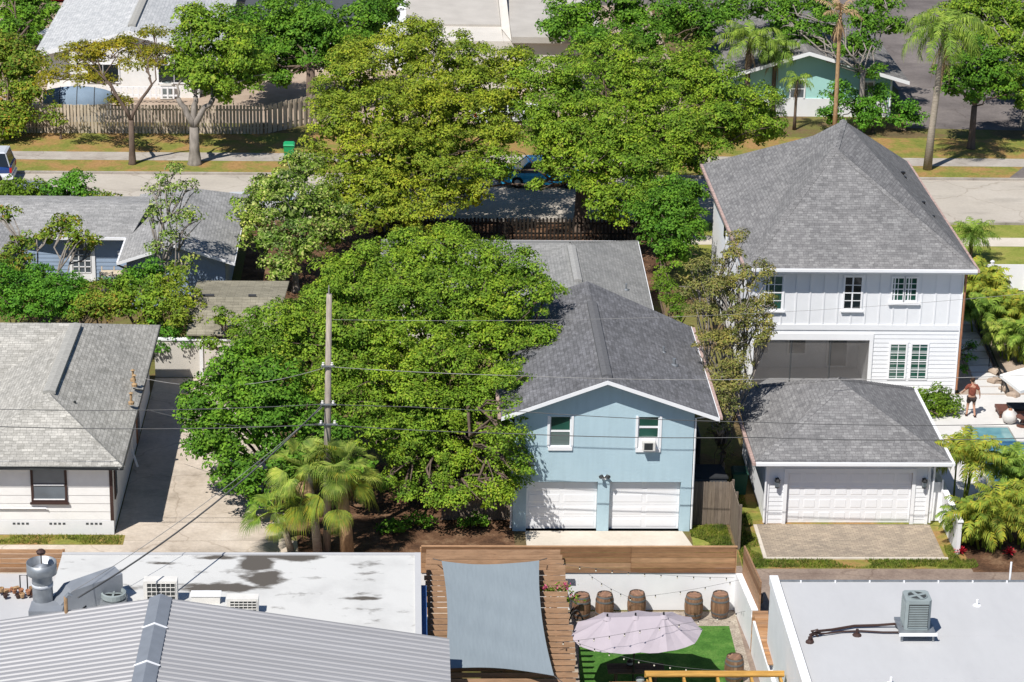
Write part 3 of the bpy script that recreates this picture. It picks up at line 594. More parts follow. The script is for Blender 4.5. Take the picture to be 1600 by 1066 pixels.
def lantern(x, where):
    t = thing('wall_lantern', 'black coach lantern on the white garage wall %s of its wide door' % where, 'wall lamp', (x, YG-.1, 1.7), 'coach lanterns on the white garage')
    MB().box(x-.07, x+.07, YG-.07, YG-.03, 1.62, 1.98).build('back_plate', 'black_metal', t)
    MB().lathe((x, YG-.17, 1.58), [(.03, 0), (.09, .04), (.075, .06), (.10, .30), (.13, .33), (.03, .42), (.02, .47)], 6).build('cage', 'black_metal', t)
    MB().lathe((x, YG-.17, 1.66), [(.085, 0), (.108, .2)], 6).build('glass', 'glass_grey', t)
lantern(14.72, 'left'); lantern(20.52, 'right')
sc_ = thing('security_camera', 'small white dome camera under the left eave of the white garage', 'camera', (14.45, 92.9, 2.6)); MB().ball((14.42, 92.98, 2.60), .075).build('dome', 'white_paint', sc_); MB().box(14.36, 14.48, 92.93, 93.09, 2.64, 2.73).build('mount', 'white_paint', sc_)

# ------------------------------------------------------------- left white bungalow
YL = 92.0; lx = -11.05
lh = thing('white_bungalow', 'white sided bungalow with weathered tan grey hip roof beside the concrete driveway', 'house', (-15, 99, 0))
m = MB().add([(-30, YL, 0), (lx, YL, 0), (lx, YL, 2.95), (-30, YL, 2.95), (lx, 107.0, 0), (lx, 107.0, 2.95), (-30, 107, 0), (-30, 107, 2.95)], [(0, 1, 2, 3), (1, 4, 5, 2), (4, 6, 7, 5), (6, 0, 3, 7)]).build('wall', 'stucco_white', lh)
lap(MB(), (-30, YL), (lx, YL), .62, 2.9, .34, .02).build('lap_siding', 'siding_warm', lh)
MB().box(-30, lx+.02, YL-.035, YL-.001, .0, .60).build('foundation', 'stucco_white', lh)
MB().box(lx-.10, lx+.03, YL-.045, YL-.001, .6, 2.9).build('corner_board', 'brown_trim', lh)
c1, c2 = (-10.58, 91.5, 3.02), (-10.58, 107.6, 3.02); Rf, Rb = (-13.75, 95.0, 4.62), (-13.65, 103.3, 4.62)
lr = MB().roof([[c1, c2, Rb, Rf], [c2, Rb, (-17.2, 107.6, 3.02)], [c1, Rf, (-17.3, 91.5, 3.02)], [Rf, Rb, (-17.3, 99.2, 3.02), (-17.3, 91.5, 3.02)],
                [Rb, (-17.3, 99.2, 3.02), (-32, 99.2, 3.02), (-32, 103.3, 4.62)], [Rb, (-32, 103.3, 4.62), (-32, 107.6, 3.02), (-17.2, 107.6, 3.02)]], .10).build('roof', 'shingle_left', lh)
MB().add([(-32, 91.5, 3.0), (-17.3, 91.5, 3.0), (-17.3, 99.2, 3.0), (-32, 99.2, 3.0)], [(0, 1, 2, 3)]).build('flat_roof', 'shingle_left', lh)
ridge_vent(lr, (-13.75, 95.2, 4.62), (-13.66, 103.1, 4.62), 'vent_light', .5); hip_caps(lr, [(c1, Rf), ((-17.3, 91.5, 3.02), Rf)], 'shingle_left', .3)
for q in ((157, 520, 3.9), (117, 637, 3.95)): v_ = P(*q); pipe_vent(lr, v_, .28, .05, 'ac_dark')
for q in ((208, 592, 3.55), (210, 600, 3.5), (205, 628, 3.4)): v_ = P(*q); MB().lathe((v_.x, v_.y, v_.z-.1), [(.12, 0), (.12, .1), (.05, .14), (.05, .45), (.10, .47), (.02, .52)], 8).build('roof_vent', 'frond_dead', lr)
MB().tube([P(208, 607, 3.5), P(214, 609, 3.4), P(224, 610, 3.25)], .03).build('conduit', 'ac_dark', lr)
edge_board(lh, [(-32, 91.48, 3.02), (-10.56, 91.48, 3.02), (-10.56, 107.6, 3.02)], 'fascia', 'ac_dark', .03, .14, -.05)
window(lh, -14.05, -12.85, 1.45, 2.72, YL-.02, 'glass_grey', 1, 2, 'brown_trim', .09, .10, .05); MB().box(-14.03, -12.87, YL-.07, YL-.04, 2.06, 2.11).box(-14.05, -12.87, YL-.065, YL-.04, 1.46, 1.50).build('sash_rail', 'white_paint', lh)
MB().tube([(-16, YL-.08, 1.12), (-13.6, YL-.08, 1.12), (-13.55, YL-.08, 1.08)], .03).build('wall_pipe', 'white_paint', lh)
for xx in (-14.9, -13.5, -12.1):
    b = MB(); [b.box(xx+.17*i, xx+.17*i+.1, YL-.045, YL-.036, .42, .5) for i in range(4)]; b.build('foundation_vent', 'dark_grey', lh)
for (ya, yb, z0_, z1_) in ((92.6, 93.3, 1.2, 2.5), (95.6, 96.6, 1.5, 2.4), (101, 102, .1, 2.1)):
    f = MB().box(lx-.01, lx+.05, ya, yb, z0_, z1_).build('window' if z0_ > 1 else 'door', 'brown_trim' if z0_ > 1 else 'terracotta', lh); MB().box(lx+.045, lx+.06, ya+.1, yb-.1, z0_+.1, z1_-.1).build('pane', 'glass_dark', f)
MB().tube([(lx+.08, 98.3, 2.9), (lx+.1, 98.3, .9), (lx+.35, 98.0, .3)], .05).build('downspout', 'white_paint', lh)

# ------------------------------------------------------------- shed, garden walls
sh = thing('garden_shed', 'small shed with tan shingle gable roof half hidden by the oak', 'shed', (-7.7, 112.5, 0))
MB().box(-9.3, -5.6, 109.5, 115.8, 0, 2.0).build('wall', 'wood_pale', sh)
sr = MB().roof([[(-9.55, 109.0, 2.08), (-9.55, 111.6, 2.95), (-5.3, 111.6, 2.95), (-5.3, 109.0, 2.08)], [(-9.55, 111.6, 2.95), (-9.6, 116.3, 2.15), (-5.3, 116.3, 2.15), (-5.3, 111.6, 2.95)]], .08).build('roof', 'shingle_tan', sh)
MB().beam((-9.2, 111.75, 2.99), (-8.5, 111.75, 2.99), .18, .06).build('ridge_cap', 'vent_dark', sh); MB().beam((-6.95, 111.75, 2.99), (-6.6, 111.75, 2.99), .18, .06).build('ridge_cap', 'vent_dark', sh)
gw = thing('garden_wall', 'white block wall with shadow dapples at the back of the concrete driveway', 'wall', (-9, 109, 0))
MB().box(-11.0, -5.5, 109.1, 109.3, 0, 1.75).build('wall_panel', 'stucco_cream', gw); MB().box(-11.0, -5.5, 109.06, 109.34, 1.752, 1.82).build('coping', 'white_paint', gw)
gp = MB().box(-9.0, -8.85, 109.02, 109.1, 0, 1.74); gp.build('pilaster', 'stucco_white', gw)

# ------------------------------------------------------------- blue grey house on the left
YA = 117.9
bg_ = thing('blue_grey_house', 'blue grey sided bungalow with pale shingle gables and a glazed back door', 'house', (-14, 122, 0))
m = MB().box(-13.15, -8.45, 118.4, 128, 0, 2.5).box(-22.5, -13.16, 122.2, 128, 0, 2.5)
m.yprism([(-13.15, 2.5), (-8.45, 2.5), (-10.8, 3.2)], 118.4, 118.6); m.build('wall', 'siding_blue', bg_)
lap(lap(MB(), (-13.15, 118.4), (-8.45, 118.4), .1, 2.5, .2), (-22.5, 122.2), (-13.2, 122.2), .1, 2.5, .2).build('lap_siding', 'siding_blue', bg_)
lap(MB(), (-8.45, 118.4), (-8.45, 128), .1, 2.5, .2).build('lap_siding', 'siding_blue', bg_)
ge = 2.55; gz = 3.45
MB().roof([[(-13.5, 117.75, ge), (-10.75, 117.75, gz), (-10.75, 127.2, gz), (-13.5, 129, ge)], [(-10.75, 117.75, gz), (-7.95, 117.75, ge), (-7.95, 129, ge), (-10.75, 127.2, gz)]], .08).build('roof', 'shingle_blue_house', bg_)
MB().roof([[(-17.2, 121.6, ge), (-13.3, 121.6, ge), (-12.6, 124.6, 3.35), (-16.0, 124.6, 3.35)], [(-17.2, 121.6, ge), (-16.0, 124.6, 3.35), (-17.0, 125.6, 3.35), (-23.4, 125.6, 3.35), (-23.4, 122.2, ge)], [(-23.4, 125.6, 3.35), (-23.4, 128.6, ge), (-13, 128.6, ge), (-12.6, 124.6, 3.35), (-16.0, 124.6, 3.35), (-17, 125.6, 3.35)]], .08).build('roof', 'shingle_blue_house', bg_)
MB().roof([[(-19.2, 117.4, ge), (-20.9, 117.4, 3.2), (-20.9, 125.5, 3.3), (-18.9, 124.0, ge)], [(-20.9, 117.4, 3.2), (-24.5, 117.4, 2.4), (-24.5, 125.5, 2.4), (-20.9, 125.5, 3.3)]], .08).build('roof', 'shingle_blue_house', bg_)
MB().box(-24, -19.6, 117.9, 122.2, 0, 2.45).build('wall', 'siding_blue', bg_)
edge_board(bg_, [(-13.5, 117.73, ge), (-10.75, 117.73, gz), (-7.95, 117.73, ge), (-7.93, 128, ge)], 'fascia', 'white_paint', .03, .14, -.06); edge_board(bg_, [(-17.2, 121.58, ge), (-13.5, 121.58, ge), (-13.52, 117.73, ge)], 'gutter', 'white_paint', .08, .12, -.05)
dr = MB().box(-16.35, -16.2, 122.12, 122.19, .1, 2.25).box(-15.3, -15.1, 122.12, 122.19, .1, 2.25).box(-16.2, -15.3, 122.12, 122.19, 2.1, 2.25).box(-16.2, -15.3, 122.14, 122.185, .1, .55).build('back_door', 'white_paint', bg_)
MB().box(-16.2, -15.3, 122.155, 122.18, .55, 2.1).build('pane', 'glass_grey', dr)
mm = MB(); [mm.box(-16.2+.3*i-.025, -16.2+.3*i+.025, 122.12, 122.15, .55, 2.1) for i in range(4)]; [mm.box(-16.2, -15.3, 122.12, 122.15, .55+.31*i-.02, .55+.31*i+.02) for i in range(6)]; mm.build('muntin', 'white_paint', dr)
wl = MB().lathe((-13.9, 122.1, 1.5), [(.05, 0), (.09, .05), (.09, .2), (.03, .25)], 8); wl.build('porch_light', 'white_paint', bg_)
MB().tube([(-13.5, 117.8, 2.4), (-13.2, 118.2, 2.1), (-12.2, 118.3, 2.0), (-12.1, 118.3, 1.0)], .05).build('downspout', 'dark_grey', bg_)
cr = thing('wooden_crate_rack', 'small open wooden rack and cardboard boxes outside the glazed back door', 'rack', (-14.3, 120.8, 0))
m = MB()
for zz in (.05, .5, .95): m.box(-14.7, -13.6, 120.4, 121.2, zz, zz+.06)
for a in (-14.7, -14.1, -13.65): m.box(a, a+.06, 120.36, 120.42, .05, 1.2).box(a, a+.06, 121.14, 121.2, .05, 1.2)
m.build('frame', 'wood_pale', cr); MB().box(-13.58, -13.0, 120.4, 121.3, 0, 1.25).build('box_panel', 'wood_grey', cr)

# ------------------------------------------------------------- far buildings
gh = thing('grey_roof_bungalow', 'pale bungalow with long light grey shingle roof behind the wooden street fence', 'house', (-16, 165, 0))
MB().box(-22.3, -12.2, 159.5, 182, 0, 2.75).yprism([(-20.7, 0), (-12.7, 0), (-12.7, 2.85), (-16.7, 3.95), (-20.7, 2.85)], 158.4, 159.5).build('wall', 'siding_warm', gh)
MB().roof([[(-22.9, 158.6, 2.7), (-21.0, 158.6, 3.2), (-16.9, 158.0, 4.3), (-16.9, 186, 4.3), (-22.6, 186, 2.7), (-23.1, 170, 2.7)][0:1]+[(-22.9, 186, 2.7), (-16.9, 186, 4.3), (-16.9, 158.0, 4.3)], [(-16.9, 158.0, 4.3), (-16.9, 186, 4.3), (-11.3, 186, 2.75), (-11.3, 158.0, 2.75)]], .15).build('roof', 'shingle_far', gh)
ridge_vent(gh, (-16.9, 159.5, 4.32), (-16.9, 186, 4.32), 'vent_light', .5)
edge_board(gh, [(-22.9, 158.57, 2.72), (-16.9, 157.97, 4.32), (-11.3, 157.97, 2.77)], 'fascia', 'white_paint', .05, .28, -.12)
for a in (-19.6, -15.2): window(gh, a, a+1.9, 1.0, 2.1, 158.38, 'glass_dark', 2, 1, 'white_paint', .08, 0)
window(gh, -17.2, -16.0, 3.0, 3.4, 158.38, 'vent_light', 6, 1, 'white_paint', .04, 0)
gh2 = thing('dark_flat_roof_house', 'low house with dark grey flat roof and white wall behind the big shade tree', 'house', (-8, 172, 0))
MB().box(-10.2, 2.2, 166, 178, 0, 2.9).build('wall', 'siding_white', gh2); MB().box(-10.6, -1.5, 165.6, 178.4, 2.905, 3.05).build('roof', 'dark_grey', gh2)
gh3 = thing('white_flat_roof_house', 'long low white building with pale flat roof at the top of the view', 'house', (-6, 190, 0))
MB().box(-10, 0, 184, 190, 0, 2.6).build('wall', 'siding_warm', gh3); MB().box(-10.4, .4, 183.4, 190.4, 2.605, 2.8).build('roof', 'car_silver', gh3)
for a in (-9, -7.5, -4.5, -3): window(gh3, a, a+1.0, .8, 1.9, 183.98, 'glass_dark', 2, 1, 'white_paint', .06, 0)
bb = thing('beige_flat_building', 'beige concrete building with stepped flat roofs beyond the street oaks', 'building', (5.5, 168, 0))
MB().box(.6, 12.5, 161, 173.6, 0, 3.2).build('wall', 'stucco_cream', bb)
MB().add([(.2, 165, 3.35), (6.35, 165, 3.35), (6.35, 173.6, 4.05), (.2, 173.6, 4.05), (.2, 165, 3.2), (6.35, 165, 3.2), (6.35, 173.6, 3.9), (.2, 173.6, 3.9)], [(0, 1, 2, 3), (0, 4, 5, 1), (1, 5, 6, 2)]).build('roof', 'stucco_beige', bb)
MB().box(6.9, 12.7, 160.5, 174, 3.21, 3.6).build('roof', 'stucco_beige', bb); MB().add([(6.37, 164, 3.3), (6.37, 174, 4.4), (6.88, 174, 4.4), (6.88, 160.6, 3.3), (6.37, 160.6, 3.2), (6.37, 174, 3.2)], [(0, 4, 5, 1), (1, 5, 2), (0, 1, 2, 3)]).build('parapet', 'stucco_cream', bb)
br_ = thing('brown_roof_building', 'low building with dark red brown front and blue gate beyond the beige roof', 'building', (3, 176, 0))
MB().box(.3, 12, 176, 182, 0, 3.3).build('wall', 'stucco_cream', br_); MB().box(.5, 3.3, 175.9, 175.99, 1.3, 3.1).build('shutter', 'brown_trim', br_); MB().box(-.4, .28, 175.7, 176.5, 0, 3.8).build('gate', 'car_cyan', br_)
mh = thing('mint_house', 'mint green gabled house with white trim behind palms and shrubs', 'house', (26, 158, 0))
MB().box(20.7, 30.3, 155.2, 170, 0, 2.45).build('wall', 'stucco_mint', mh)
MB().yprism([(20.7, 2.451), (30.3, 2.451), (25.0, 4.0)], 155.2, 155.4).build('gable', 'stucco_mint', mh)
mr = MB().roof([[(19.6, 154.4, 2.6), (24.9, 154.4, 4.25), (24.9, 175, 4.25), (19.6, 175, 2.6)], [(24.9, 154.4, 4.25), (31.2, 154.4, 2.45), (31.2, 175, 2.45), (24.9, 175, 4.25)]], .1).build('roof', 'shingle_mint', mh)
edge_board(mh, [(19.6, 154.37, 2.6), (24.9, 154.37, 4.25), (31.2, 154.37, 2.45)], 'fascia', 'white_paint', .04, .22, -.08)
MB().box(20.9, 30.1, 155.15, 155.199, 0, 1.15).build('wainscot', 'siding_white', mh)
window(mh, 24.0, 24.8, 1.2, 2.3, 155.19, 'glass_grey', 1, 2, 'white_paint', .1, 0); window(mh, 28.4, 29.1, .8, 2.2, 155.19, 'glass_grey', 2, 3, 'white_paint', .12, 0)
wt = MB().tube([(30.2, 155.1, 2.4), (30.2, 155.1, .1)], .06); wt.build('downspout', 'white_paint', mh)

# ------------------------------------------------------------- near white building (left), with pergola side wall
zA = 3.4
ba = thing('white_flat_roof_building', 'white flat roofed building with dark water stains in the left foreground', 'building', (-5, 78, 0))
MB().box(-11.7, .58, 60, 82.75, 0, zA-.2).build('wall', 'stucco_white', ba)
MB().box(-11.75, .70, 60, 82.8, zA-.2, zA).build('roof', 'roof_white_old', ba)
MB().box(.50, .71, 70, 82.8, zA+.001, zA+.06).box(-11.75, .5, 82.66, 82.81, zA+.001, zA+.05).build('roof_edge', 'roof_membrane', ba)
MB().box(.71, .90, 70, 81.0, 0, zA-.35).build('side_wall', 'blue_paint', ba)
bl = thing('lower_white_roof', 'lower white roof terrace left of the stained flat roof', 'roof', (-16, 80, 0))
MB().box(-26, -11.76, 60, 83.3, 0, 2.4).build('roof_deck', 'roof_membrane', bl)
def hfence(name, label, x0, x1, Y, z0, z1, n, mat, cat='fence', seg=2.4, thick=.03, post=None, grp=None):
    t = thing(name, label, cat, ((x0+x1)/2, Y, z0), grp); k = max(1, round((x1-x0)/seg)); m = MB(); hh = (z1-z0)/n
    for i in range(k):
        for j in range(n): m.box(x0+(x1-x0)*i/k+.004, x0+(x1-x0)*(i+1)/k-.004, Y-thick+random.uniform(0, .008), Y, z0+hh*j+.010, z0+hh*(j+1)-.012)
    m.build('boards', mat, t)
    for i in range(k+1):
        xx = x0+(x1-x0)*i/k; MB().box(xx-.045, xx+.045, Y+.002, Y+.09, z0, z1-.03).build('post', mat, t)
    return t
random.seed(3)
hfence('wooden_fence', 'warm brown horizontal board fence behind the lower white roof at far left', -26, -11.8, 83.4, 2.4, 3.3, 5, 'wood_fence_warm')
af = hfence('wooden_fence', 'warm brown horizontal board fence standing on the white patio wall by the alley', .75, 12.15, 85.32, 1.50, 2.52, 5, 'wood_fence_warm', seg=3.8)
MB().box(.75, 12.2, 85.28, 85.36, 2.525, 2.57).build('cap_rail', 'wood_fence_warm', af)
pw = thing('patio_wall', 'low white rendered wall behind the row of barrels and along the patio side', 'wall', (9, 85, 0))
MB().box(.75, 12.20, 85.34, 85.55, 0, 1.48).build('wall_panel', 'stucco_white', pw)
MB().prism([(12.20, 85.33), (12.38, 82.35), (12.38, 82.3), (12.62, 82.3), (12.62, 82.36), (12.42, 85.33)], 0, 1.48).build('wall_panel', 'stucco_white', pw)
MB().prism([(12.38, 82.295), (12.50, 74), (12.62, 74), (12.60, 82.295)], 0, 1.25).build('wall_panel', 'stucco_white', pw)
sf = thing('side_fence', 'narrow brown fence running down beside the white patio wall towards the passage', 'fence', (12.5, 84, 0))
m = MB(); [m.prism([(12.44, 85.4-.0), (12.50, 85.4), (12.70, 82.35), (12.64, 82.35)], 1.0+.26*i, 1.25+.26*i) for i in range(6)]; m.build('boards', 'wood_fence_warm', sf)
pg = thing('passage_gate', 'tall narrow wooden gate of horizontal boards beside the white side building', 'gate', (12.6, 82.1, 0))
m = MB(); [m.box(12.36, 12.92, 81.9, 81.94, -.0+.125*i, .118+.125*i) for i in range(13)]; m.build('boards', 'wood_slat', pg)
m = MB(); [m.box(12.40, 12.94, 78.0+.16*i, 78.15+.16*i, 1.50, 1.54) for i in range(24)]; m.build('top_boards', 'wood_slat', pg)
# pergola
pe = thing('pergola', 'long brown wooden slatted pergola roof beside the white building', 'pergola', (3.2, 80, 0))
for xx in (1.0, 3.4, 5.35): MB().box(xx-.05, xx+.05, 68.5, 85.1, 2.18, 2.36).build('beam', 'wood_slat', pe)
for xx in (1.0, 5.35):
    for yy in (70, 75, 80, 85): MB().box(xx-.06, xx+.06, yy-.06, yy+.06, 0, 2.179).build('post', 'wood_slat', pe)
y = 85.0; i = 0
while y > 68.5:
    m = MB().obox(((.93+5.74)/2+random.uniform(-.02, .04), y, 2.47), (4.86+(random.uniform(-.14, .16)), .05, .165), rx=-.15); m.build('slat', 'wood_slat', pe); y -= .435; i += 1
# shade sail
ss = thing('shade_sail', 'large grey blue shade sail stretched over the wooden pergola', 'shade sail', (3.2, 79, 2.9))
cs = [Vector((1.45, 83.2, 2.95)), Vector((4.90, 83.25, 2.95)), Vector((4.95, 74.45, 2.95)), Vector((1.42, 74.95, 2.95))]; N = 24; vs_ = []; 
for j in range(N+1):
    for i_ in range(N+1):
        u = i_/N; v = j/N; p = (cs[0]*(1-u)+cs[1]*u)*(1-v)+(cs[3]*(1-u)+cs[2]*u)*v
        bu = 4*u*(1-u); bv = 4*v*(1-v)
        p = p+Vector(((.16 if u < .5 else -.16)*bv*abs(1-2*u), (-.30 if v < .5 else .26)*bu*abs(1-2*v), .10*bu*bv*-1+.012*math.sin(u*31+v*9)*bu*bv+.014*math.sin(v*23-u*6)*bu))
        vs_.append(p)
sm = MB(); sm.add(vs_+[p-Vector((0, 0, .008)) for p in vs_], [(j*(N+1)+i_, (j+1)*(N+1)+i_, (j+1)*(N+1)+i_+1, j*(N+1)+i_+1) for j in range(N) for i_ in range(N)]+[(j*(N+1)+i_+1+(N+1)**2, (j+1)*(N+1)+i_+1+(N+1)**2, (j+1)*(N+1)+i_+(N+1)**2, j*(N+1)+i_+(N+1)**2) for j in range(N) for i_ in range(N)]); sm.build('cloth', 'sail_cloth', ss, True)
for c_, e_ in zip(cs, ((-.3, .4), (.3, .4), (.3, -.35), (-.3, -.35))): MB().tube([c_, c_+Vector((e_[0], e_[1], -.1))], .015, 5).build('tie_rope', 'wire', ss)
# metal roof
mt = thing('metal_roof_building', 'building with silver corrugated metal gable roof in the left corner foreground', 'building', (-6, 71, 0))
MB().box(-13.5, 1.4, 55, 74.6, 0, 3.9).build('wall', 'stucco_white', mt)
xr, zr, yb_ = -7.6, 5.45, 74.95
def corr(x0, z0, x1, z1, flip):
    m = MB(); y = yb_; p = .30; prof = []
    while y > 55: prof += [(y, 0), (y-.05, .035), (y-.09, .035), (y-.14, 0), (y-.235, .008)]; y -= p
    a = [(x0, yy, z0+h) for yy, h in prof]; b = [(x1, yy, z1+h) for yy, h in prof]; n = len(prof)
    m.add(a+b, [(i, i+1, n+i+1, n+i) if flip else (i, n+i, n+i+1, i+1) for i in range(n-1)]); return m
r_ = corr(xr, zr, 1.58, 4.0, False); q_ = corr(xr, zr, -16.5, 4.05, True); r_.add(q_.v, q_.f); mrf = r_.build('roof', 'metal_roof', mt)
m = MB(); m.add([(xr-.36, yb_+.05, zr-.0), (xr, yb_+.05, zr+.14), (xr+.36, yb_+.05, zr-.0), (xr-.36, 55, zr), (xr, 55, zr+.14), (xr+.36, 55, zr)], [(0, 1, 4, 3), (1, 2, 5, 4), (0, 2, 1)]); m.build('ridge_cap', 'ridge_cap', mrf)
for yy in (72.9, 70.35, 67.8): MB().add([(xr-.40, yy, zr-.0), (xr, yy, zr+.165), (xr+.40, yy, zr-.0), (xr-.40, yy-.08, zr), (xr, yy-.08, zr+.165), (xr+.40, yy-.08, zr)], [(0, 1, 4, 3), (1, 2, 5, 4), (3, 4, 5), (0, 2, 1)]).build('strap', 'white_paint', mrf)
edge_board(mt, [(-16.5, yb_+.02, 4.05), (xr, yb_+.02, zr), (1.58, yb_+.02, 4.0)], 'rake_trim', 'metal_roof', .03, .10, -.03)

# ------------------------------------------------------------- right white building
zB = 4.0
rb = thing('right_white_building', 'white building with flat white roof and a raised parapet on its left side', 'building', (20, 75, 0))
MB().box(12.58, 40, 55, 79.65, 0, 3.70).build('wall', 'stucco_white', rb)
MB().box(12.85, 40.1, 55, 79.72, 3.70, 3.78).build('roof', 'roof_membrane', rb)
MB().box(12.55, 12.84, 55, 79.78, 3.701, 4.0).build('parapet', 'white_paint', rb)
MB().box(12.846, 12.90, 55, 79.6, 3.781, 3.86).build('flashing', 'dark_grey', rb)
e = MB().box(12.90, 40.1, 79.73, 79.80, 3.70, 3.83); e.build('drip_edge', 'galv', rb)
x = 13.6; m = MB()
while x < 40: m.box(x, x+.05, 79.66, 79.73, 3.782, 3.845); x += 1.18
m.build('clip', 'white_paint', rb)
for yy in (57.5, 60.5, 63.5, 66.5, 69.5, 72.6, 75.6): MB().box(12.91, 40.0, yy, yy+.09, 3.7802, 3.786).build('seam', 'roof_membrane', rb)
for xx, yy in ((19.3, 77.9), (15.4, 72.3)): MB().lathe((xx, yy, 3.78), [(.14, .001), (.13, .02), (.04, .04), (.04, .22), (.03, .22)], 10).build('plumbing_vent', 'white_paint', rb)
MB().tube([(20.85, 79.9, 3.6), (20.85, 79.9, 4.45)], .035, 8).build('vent_pipe', 'white_paint', rb)
zr_ = 3.78
def condenser(name, label, x, y, z, w_, h_, mat='ac_grey', rz=0):
    t = thing(name, label, 'air conditioner', (x, y, z)); c = w_/2; ch = .09
    octo = [(-c+ch, -c), (c-ch, -c), (c, -c+ch), (c, c-ch), (c-ch, c), (-c+ch, c), (-c, c-ch), (-c, -c+ch)]
    MB().prism([(x+a, y+b) for a, b in octo], z, z+h_).build('case', mat, t)
    g = MB(); n = 13
    for i in range(n): zz = z+.10+(h_-.24)*i/n; g.box(x-c+ch+.02, x+c-ch-.02, y-c-.018, y-c-.002, zz, zz+(h_-.24)/n*.5); g.box(x-c-.018, x-c-.002, y-c+ch+.02, y+c-ch-.02, zz, zz+(h_-.24)/n*.5)
    g.build('louvres', 'ac_grey', t); MB().box(x-c+ch, x+c-ch, y-c-.0015, y-c, z+.09, z+h_-.12).build('coil', 'ac_dark', t)
    f = MB().lathe((x, y, z+h_), [(c*.78, .0), (c*.80, .03), (c*.74, .032), (c*.72, .004)], 20).build('fan_ring', mat, t); MB().lathe((x, y, z+h_), [(c*.71, .006), (.001, .008)], 20, False).build('fan_well', 'ac_dark', t)
    b = MB()
    for k in range(4): an = k*math.pi/2+.4; b.obox((x+math.cos(an)*c*.38, y+math.sin(an)*c*.38, z+h_+.02), (c*.62, .11, .012), rz=an)
    b.lathe((x, y, z+h_+.012), [(.07, 0), (.06, .03)], 10); b.build('fan_blade', 'ac_grey', t)
    return t
condenser('rooftop_condenser', 'grey green air conditioning condenser on a stand on the right white roof', 16.78, 75.75, zr_+.34, .84, 1.05)
st_ = thing('condenser_stand', 'low metal stand on white feet under the grey green rooftop condenser', 'stand', (16.8, 75.75, zr_))
MB().box(16.2, 17.36, 75.15, 76.35, zr_+.26, zr_+.335).build('platform', 'galv', st_)
for a in (16.24, 17.26):
    for b in (75.2, 76.22): MB().box(a, a+.07, b, b+.07, zr_, zr_+.259).build('leg', 'galv', st_)
MB().box(16.16, 17.4, 75.10, 75.148, zr_+.24, zr_+.34).build('front_rail', 'white_paint', st_)
rp = thing('refrigerant_pipes', 'two dark insulated pipes lying across the right white roof to the condenser', 'pipes', (14.5, 75.6, zr_))
def pathz(pts, z): return [P(a, b, z+c) for a, b, c in pts]
MB().tube(pathz([(1270, 1003, 0), (1266, 992, .1), (1280, 986, .15), (1300, 984, .06), (1335, 978, .06), (1370, 977, .06), (1398, 975, .12), (1414, 981, .3)], zr_+.04), .045, 7).build('pipe', 'brown_trim', rp)
MB().tube(pathz([(1264, 996, 0), (1275, 990, .12), (1290, 990, .06), (1315, 987, .04), (1345, 986, .04), (1380, 988, .04), (1404, 988, .04)], zr_+.03), .03, 7).build('pipe', 'brown_trim', rp)
MB().tube(pathz([(1278, 994, 0), (1268, 986, .25), (1277, 984, .3), (1283, 991, .02)], zr_+.03), .035, 7).build('pipe_loop', 'brown_trim', rp)
pq = P(1339, 993, zr_); MB().lathe(pq, [(.16, .0), (.13, .05), (.05, .08), (.05, .22)], 9).build('roof_jack', 'brown_trim', rp)
pq = P(1265, 1004, zr_); MB().lathe(pq, [(.14, .0), (.12, .06), (.06, .1), (.06, .2)], 9).build('roof_jack', 'brown_trim', rp)
dk = thing('passage_bag', 'black rubbish bag dropped on the alley beside the right white building', 'bag', P(1179, 948, 0)); o_ = P(1179, 948, 0)
m = MB(); m.ball((o_.x, o_.y, .25), (.27, .25, .3), 12, 9); b_ = m.build('sack', 'bag_black', dk, True)
for v in b_.data.vertices: v.co *= 1+.22*math.sin(v.co.x*31+v.co.z*17)*math.cos(v.co.y*23)
MB().tube([(o_.x, o_.y, .5), (o_.x+.06, o_.y, .62), (o_.x+.16, o_.y, .66)], [.07, .04, .08], 7).build('knot', 'bag_black', dk)

